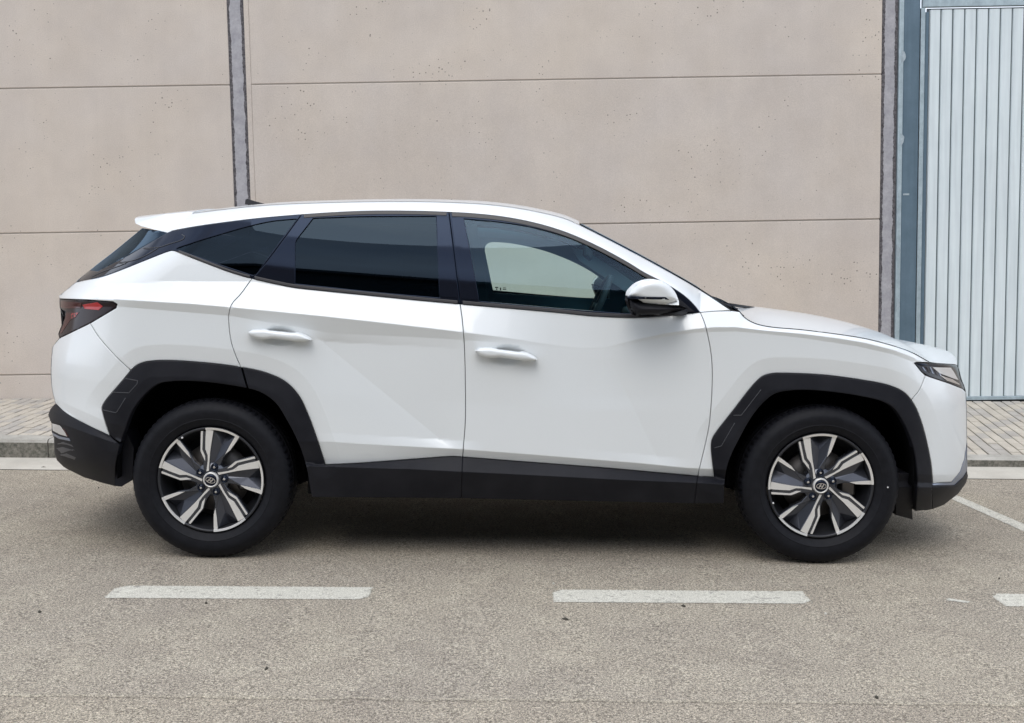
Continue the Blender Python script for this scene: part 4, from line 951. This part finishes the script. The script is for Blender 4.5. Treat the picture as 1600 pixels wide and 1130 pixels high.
    lathe('centre_disc', [(.036, .0135), (.075, .0170), (.078, .03), (.08, .06)], M['gunmetal'], wh, 40)
    lathe('hub_cap', [(.0005, -.0025), (.018, -.002), (.027, .0005), (.0275, .01)], M['gloss'], wh, 40)
    # oval emblem with the slanted letter
    eb = bmesh.new(); n = 40; er = rot; ca, sa = math.cos(er), math.sin(er)
    def R2(x, z): return (x*ca-z*sa, z*ca+x*sa)
    def rib(pts, wd, cl=False):
        L1 = []
        for i, (x, z) in enumerate(pts):
            if cl: nxp, pvp = pts[(i+1) % len(pts)], pts[i-1]
            else: nxp, pvp = pts[min(i+1, len(pts)-1)], pts[max(i-1, 0)]
            dx, dz = nxp[0]-pvp[0], nxp[1]-pvp[1]; l = math.hypot(dx, dz); nx2, nz2 = -dz/l, dx/l; w2 = wd/2 if not callable(wd) else wd(i/(len(pts)-1))/2
            p_ = R2(x+nx2*w2, z+nz2*w2); q_ = R2(x-nx2*w2, z-nz2*w2); L1.append((eb.verts.new((p_[0], -.0038, p_[1])), eb.verts.new((q_[0], -.0038, q_[1]))))
        for i in range(len(L1) if cl else len(L1)-1):
            a_, b_ = L1[i], L1[(i+1) % len(L1)]; eb.faces.new((a_[0], a_[1], b_[1], b_[0]))
    rib([(.0212*math.cos(2*PI*i/n), .0118*math.sin(2*PI*i/n)) for i in range(n)], .0026, True)
    rib([(-.0108, -.0085), (-.0085, -.002), (-.0045, .0040), (-.0005, .0092)], .0040)
    rib([(.0005, -.0092), (.0045, -.0040), (.0085, .002), (.0108, .0085)], .0040)
    rib([(-.0075, -.0022), (-.002, -.0006), (.003, .0008), (.0075, .0022)], .0028)
    bmesh.ops.recalc_face_normals(eb, faces=eb.faces); r = bmesh.ops.extrude_face_region(eb, geom=eb.faces[:]); bmesh.ops.translate(eb, vec=(0, .0022, 0), verts=[g for g in r['geom'] if isinstance(g, bmesh.types.BMVert)])
    bmesh.ops.recalc_face_normals(eb, faces=eb.faces); bmobj('wheel_emblem', eb, M['chrome'], wh)
    return wh
wRear = build_wheel(wc[0], math.radians(-17.6)); wFront = build_wheel(wc[1], 0)
for src, c_ in ((wRear, wc[0]), (wFront, wc[1])):
    r = src.copy(); C.objects.link(r); r.location = (c_[0], W-c_[1], c_[2]); r.rotation_euler = (0, 0, PI)
    for ch in list(src.children): q = ch.copy(); C.objects.link(q); q.parent = r
def dot(px, py, wh, c_, r=.004, y=-.009):
    q = pt(px, py, c_[1]+y)-c_; o = lathe('balance_mark', [(.0003, -.0015), (r*.8, -.001), (r, .003)], M['whitedot'], wh, 12); o.location = (q[0], y, q[2])
dot(1387.3, 761.7, wFront, wc[1], .0042, -.0105); dot(1208.3, 786.5, wFront, wc[1], .0042, -.002); dot(284.3, 684.3, wRear, wc[0], .0045, -.002)
# --- interior
SILLP = P((757, 392), (759, 382), (765, 378.2), (780, 378.3), (800, 380.6), (830, 386.5), (860, 395), (895, 409), (925, 425), (948, 441.5), (953, 446), (954, 474.2), (915, 472.8), (860, 470.8), (810, 468), (773, 465.5), (765, 430))
SILLP = cat([(757.2, 392), (758.5, 384), (765, 379), (780, 378.6), (800, 380.6), (830, 386.5), (860, 395), (895, 409), (925, 425), (948, 441.5)])+P((953, 446), (952, 467), (915, 466), (860, 463.5), (810, 460.5), (771, 458), (765, 430))
flatfn = lambda y: (lambda px, py: np.full(np.shape(px), y, float))
trim_out = P((420, 348), (560, 340), (720, 341), (800, 350), (870, 370), (930, 399), (1000, 440), (1042, 470), (1050, 478), (1046, 640), (420, 640))
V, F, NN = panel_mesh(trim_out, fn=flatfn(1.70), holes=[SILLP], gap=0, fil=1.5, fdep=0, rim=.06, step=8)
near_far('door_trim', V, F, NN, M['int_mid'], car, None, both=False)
# lighter inner faces of the far pillars
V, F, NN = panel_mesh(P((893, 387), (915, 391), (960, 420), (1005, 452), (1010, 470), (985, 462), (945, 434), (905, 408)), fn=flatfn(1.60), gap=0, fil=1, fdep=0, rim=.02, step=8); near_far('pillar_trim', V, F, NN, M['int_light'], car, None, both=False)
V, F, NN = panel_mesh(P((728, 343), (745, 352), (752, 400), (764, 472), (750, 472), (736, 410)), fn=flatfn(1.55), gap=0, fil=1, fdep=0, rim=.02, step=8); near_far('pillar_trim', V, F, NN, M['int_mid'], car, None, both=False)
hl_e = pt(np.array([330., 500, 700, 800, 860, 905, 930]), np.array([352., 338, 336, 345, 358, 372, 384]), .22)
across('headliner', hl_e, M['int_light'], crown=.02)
def rbox(name, x0, x1, y0, y1, z0, z1, m, b=.04, rot=None):
    o = box(name, x0, x1, y0, y1, z0, z1, m, car, b, 3, True); return o
rbox('dashboard', .62, 1.0, .12, W-.12, .84, 1.00, M['int_dark'], .05)
rbox('instrument_hood', .60, .80, 1.20, 1.58, .97, 1.085, M['int_dark'], .03)
rbox('centre_console', -.1, .7, .83, 1.03, .35, .75, M['int_dark'], .03)
rbox('cabin_floor', -.82, .82, .08, W-.08, .30, .40, M['int_dark'], .01)
for y in (.27, 1.12):
    for nm, a in (('seat_base', (-.42, .12, y, y+.5, .50, .68)), ('seat_back', (-.62, -.42, y, y+.5, .60, 1.20)), ('headrest', (-.68, -.56, y+.12, y+.38, 1.22, 1.40))):
        rbox(nm, *a, M['int_dark'], .04)
rbox('rear_bench', -1.3, -.85, .46, W-.46, .50, .72, M['int_dark'], .05); rbox('bench_back', -1.5, -1.3, .46, W-.46, .6, 1.1, M['int_dark'], .05)
# small printed marks low on the far window
for (a, b, c, d) in ((773.5, 448.5, 778.5, 450), (775.5, 450.5, 777, 453.5), (781, 449.5, 783, 454), (786, 449.5, 790.5, 450.6), (785.5, 451.8, 791, 453)):
    q0, q1 = pt(a, d, 1.735), pt(c, b, 1.735); box('window_print', q0[0], q1[0], 1.7345, 1.7360, q0[2], q1[2], M['black_gap'], car)
# steering wheel
cs = pt(931, 480, 1.40); ax = Vector((-math.cos(math.radians(24)), 0, math.sin(math.radians(24)))); u = Vector((0, 1, 0)); v_ = ax.cross(u)
ring = [np.array(Vector(cs)+(u*math.cos(2*PI*i/40)+v_*math.sin(2*PI*i/40))*.182) for i in range(40)]
bm = bmesh.new(); rings = []
for p in ring:
    r_ = (Vector(p)-Vector(cs)).normalized(); rings.append([bm.verts.new(Vector(p)+(r_*math.cos(t*PI/4)+ax*math.sin(t*PI/4))*.017) for t in range(8)])
for i in range(40):
    for k in range(8): bm.faces.new((rings[i][k], rings[i][(k+1) % 8], rings[(i+1) % 40][(k+1) % 8], rings[(i+1) % 40][k]))
for ang in (0, PI, 1.5*PI):
    d = u*math.cos(ang)+v_*math.sin(ang); n_ = ax.cross(d)
    q = [Vector(cs)+d*a+n_*b*.02+ax*c*.01 for a in (.03, .18) for b in (-1, 1) for c in (-1, 1)]; vv = [bm.verts.new(x) for x in q]
    for f_ in ((0, 1, 3, 2), (4, 6, 7, 5), (0, 4, 5, 1), (2, 3, 7, 6), (1, 5, 7, 3), (0, 2, 6, 4)): bm.faces.new([vv[i] for i in f_])
bmesh.ops.recalc_face_normals(bm, faces=bm.faces); bmobj('steering_wheel', bm, M['int_dark'], car, True)
o = box('rear_view_mirror', -.11, .11, -.015, .015, -.03, .03, M['int_dark'], car, .01); o.location = tuple(pt(918, 396, .93)); o.rotation_euler = (0, .1, 1.4)
# ---------------------------------------------------------------- small litter on the road
for i, (px, py, s) in enumerate(((62, 957, .012), (1068, 948, .014), (883, 968, .020), (1290, 960, .012), (416, 1046, .010), (1370, 1091, .012), (322, 943, .010), (865, 913, .008), (1561, 905, .008), (68, 731, .018), (154, 763, .008), (1578, 892, .006))):
    d = ray_dir(px, py); t = (Z0-CAM[2]+S*CAM[0])/(d[2]-S*d[0]); p = CAM+d*t; bm = bmesh.new()
    n = 6; top = [bm.verts.new((s*math.cos(2*PI*k/n)*random.uniform(.6, 1.1), s*.5*math.sin(2*PI*k/n)*random.uniform(.6, 1.1), random.uniform(.002, .006))) for k in range(n)]; c0 = bm.verts.new((0, 0, .009))
    lo_ = [bm.verts.new((v0.co.x, v0.co.y, -.002)) for v0 in top]
    for k in range(n): bm.faces.new((c0, top[k], top[(k+1) % n])); bm.faces.new((top[k], lo_[k], lo_[(k+1) % n], top[(k+1) % n]))
    o = bmobj('road_debris', bm, mat('debris', (.05, .045, .035) if i % 4 != 3 else (.5, .48, .42), .9), None, False, tuple(p)); o.rotation_euler = (0, 0, random.uniform(0, 3))
    where = ['on the asphalt at the left edge below the rear bumper', 'just under the dash below the front door', 'left of the dash below the front door', 'right of the dash end below the front wheel', 'near the bottom of the road left of centre', 'near the bottom right of the road', 'just under the left dash', 'at the left end of the middle dash', 'above the cut-off right dash', 'on the pale gutter behind the rear bumper', 'on the asphalt under the rear bumper corner', 'on the asphalt near the right edge above the cut-off dash'][i]
    tag(o, 'tiny crumb of grit ' + where, 'debris', 'crumbs of grit on the road')
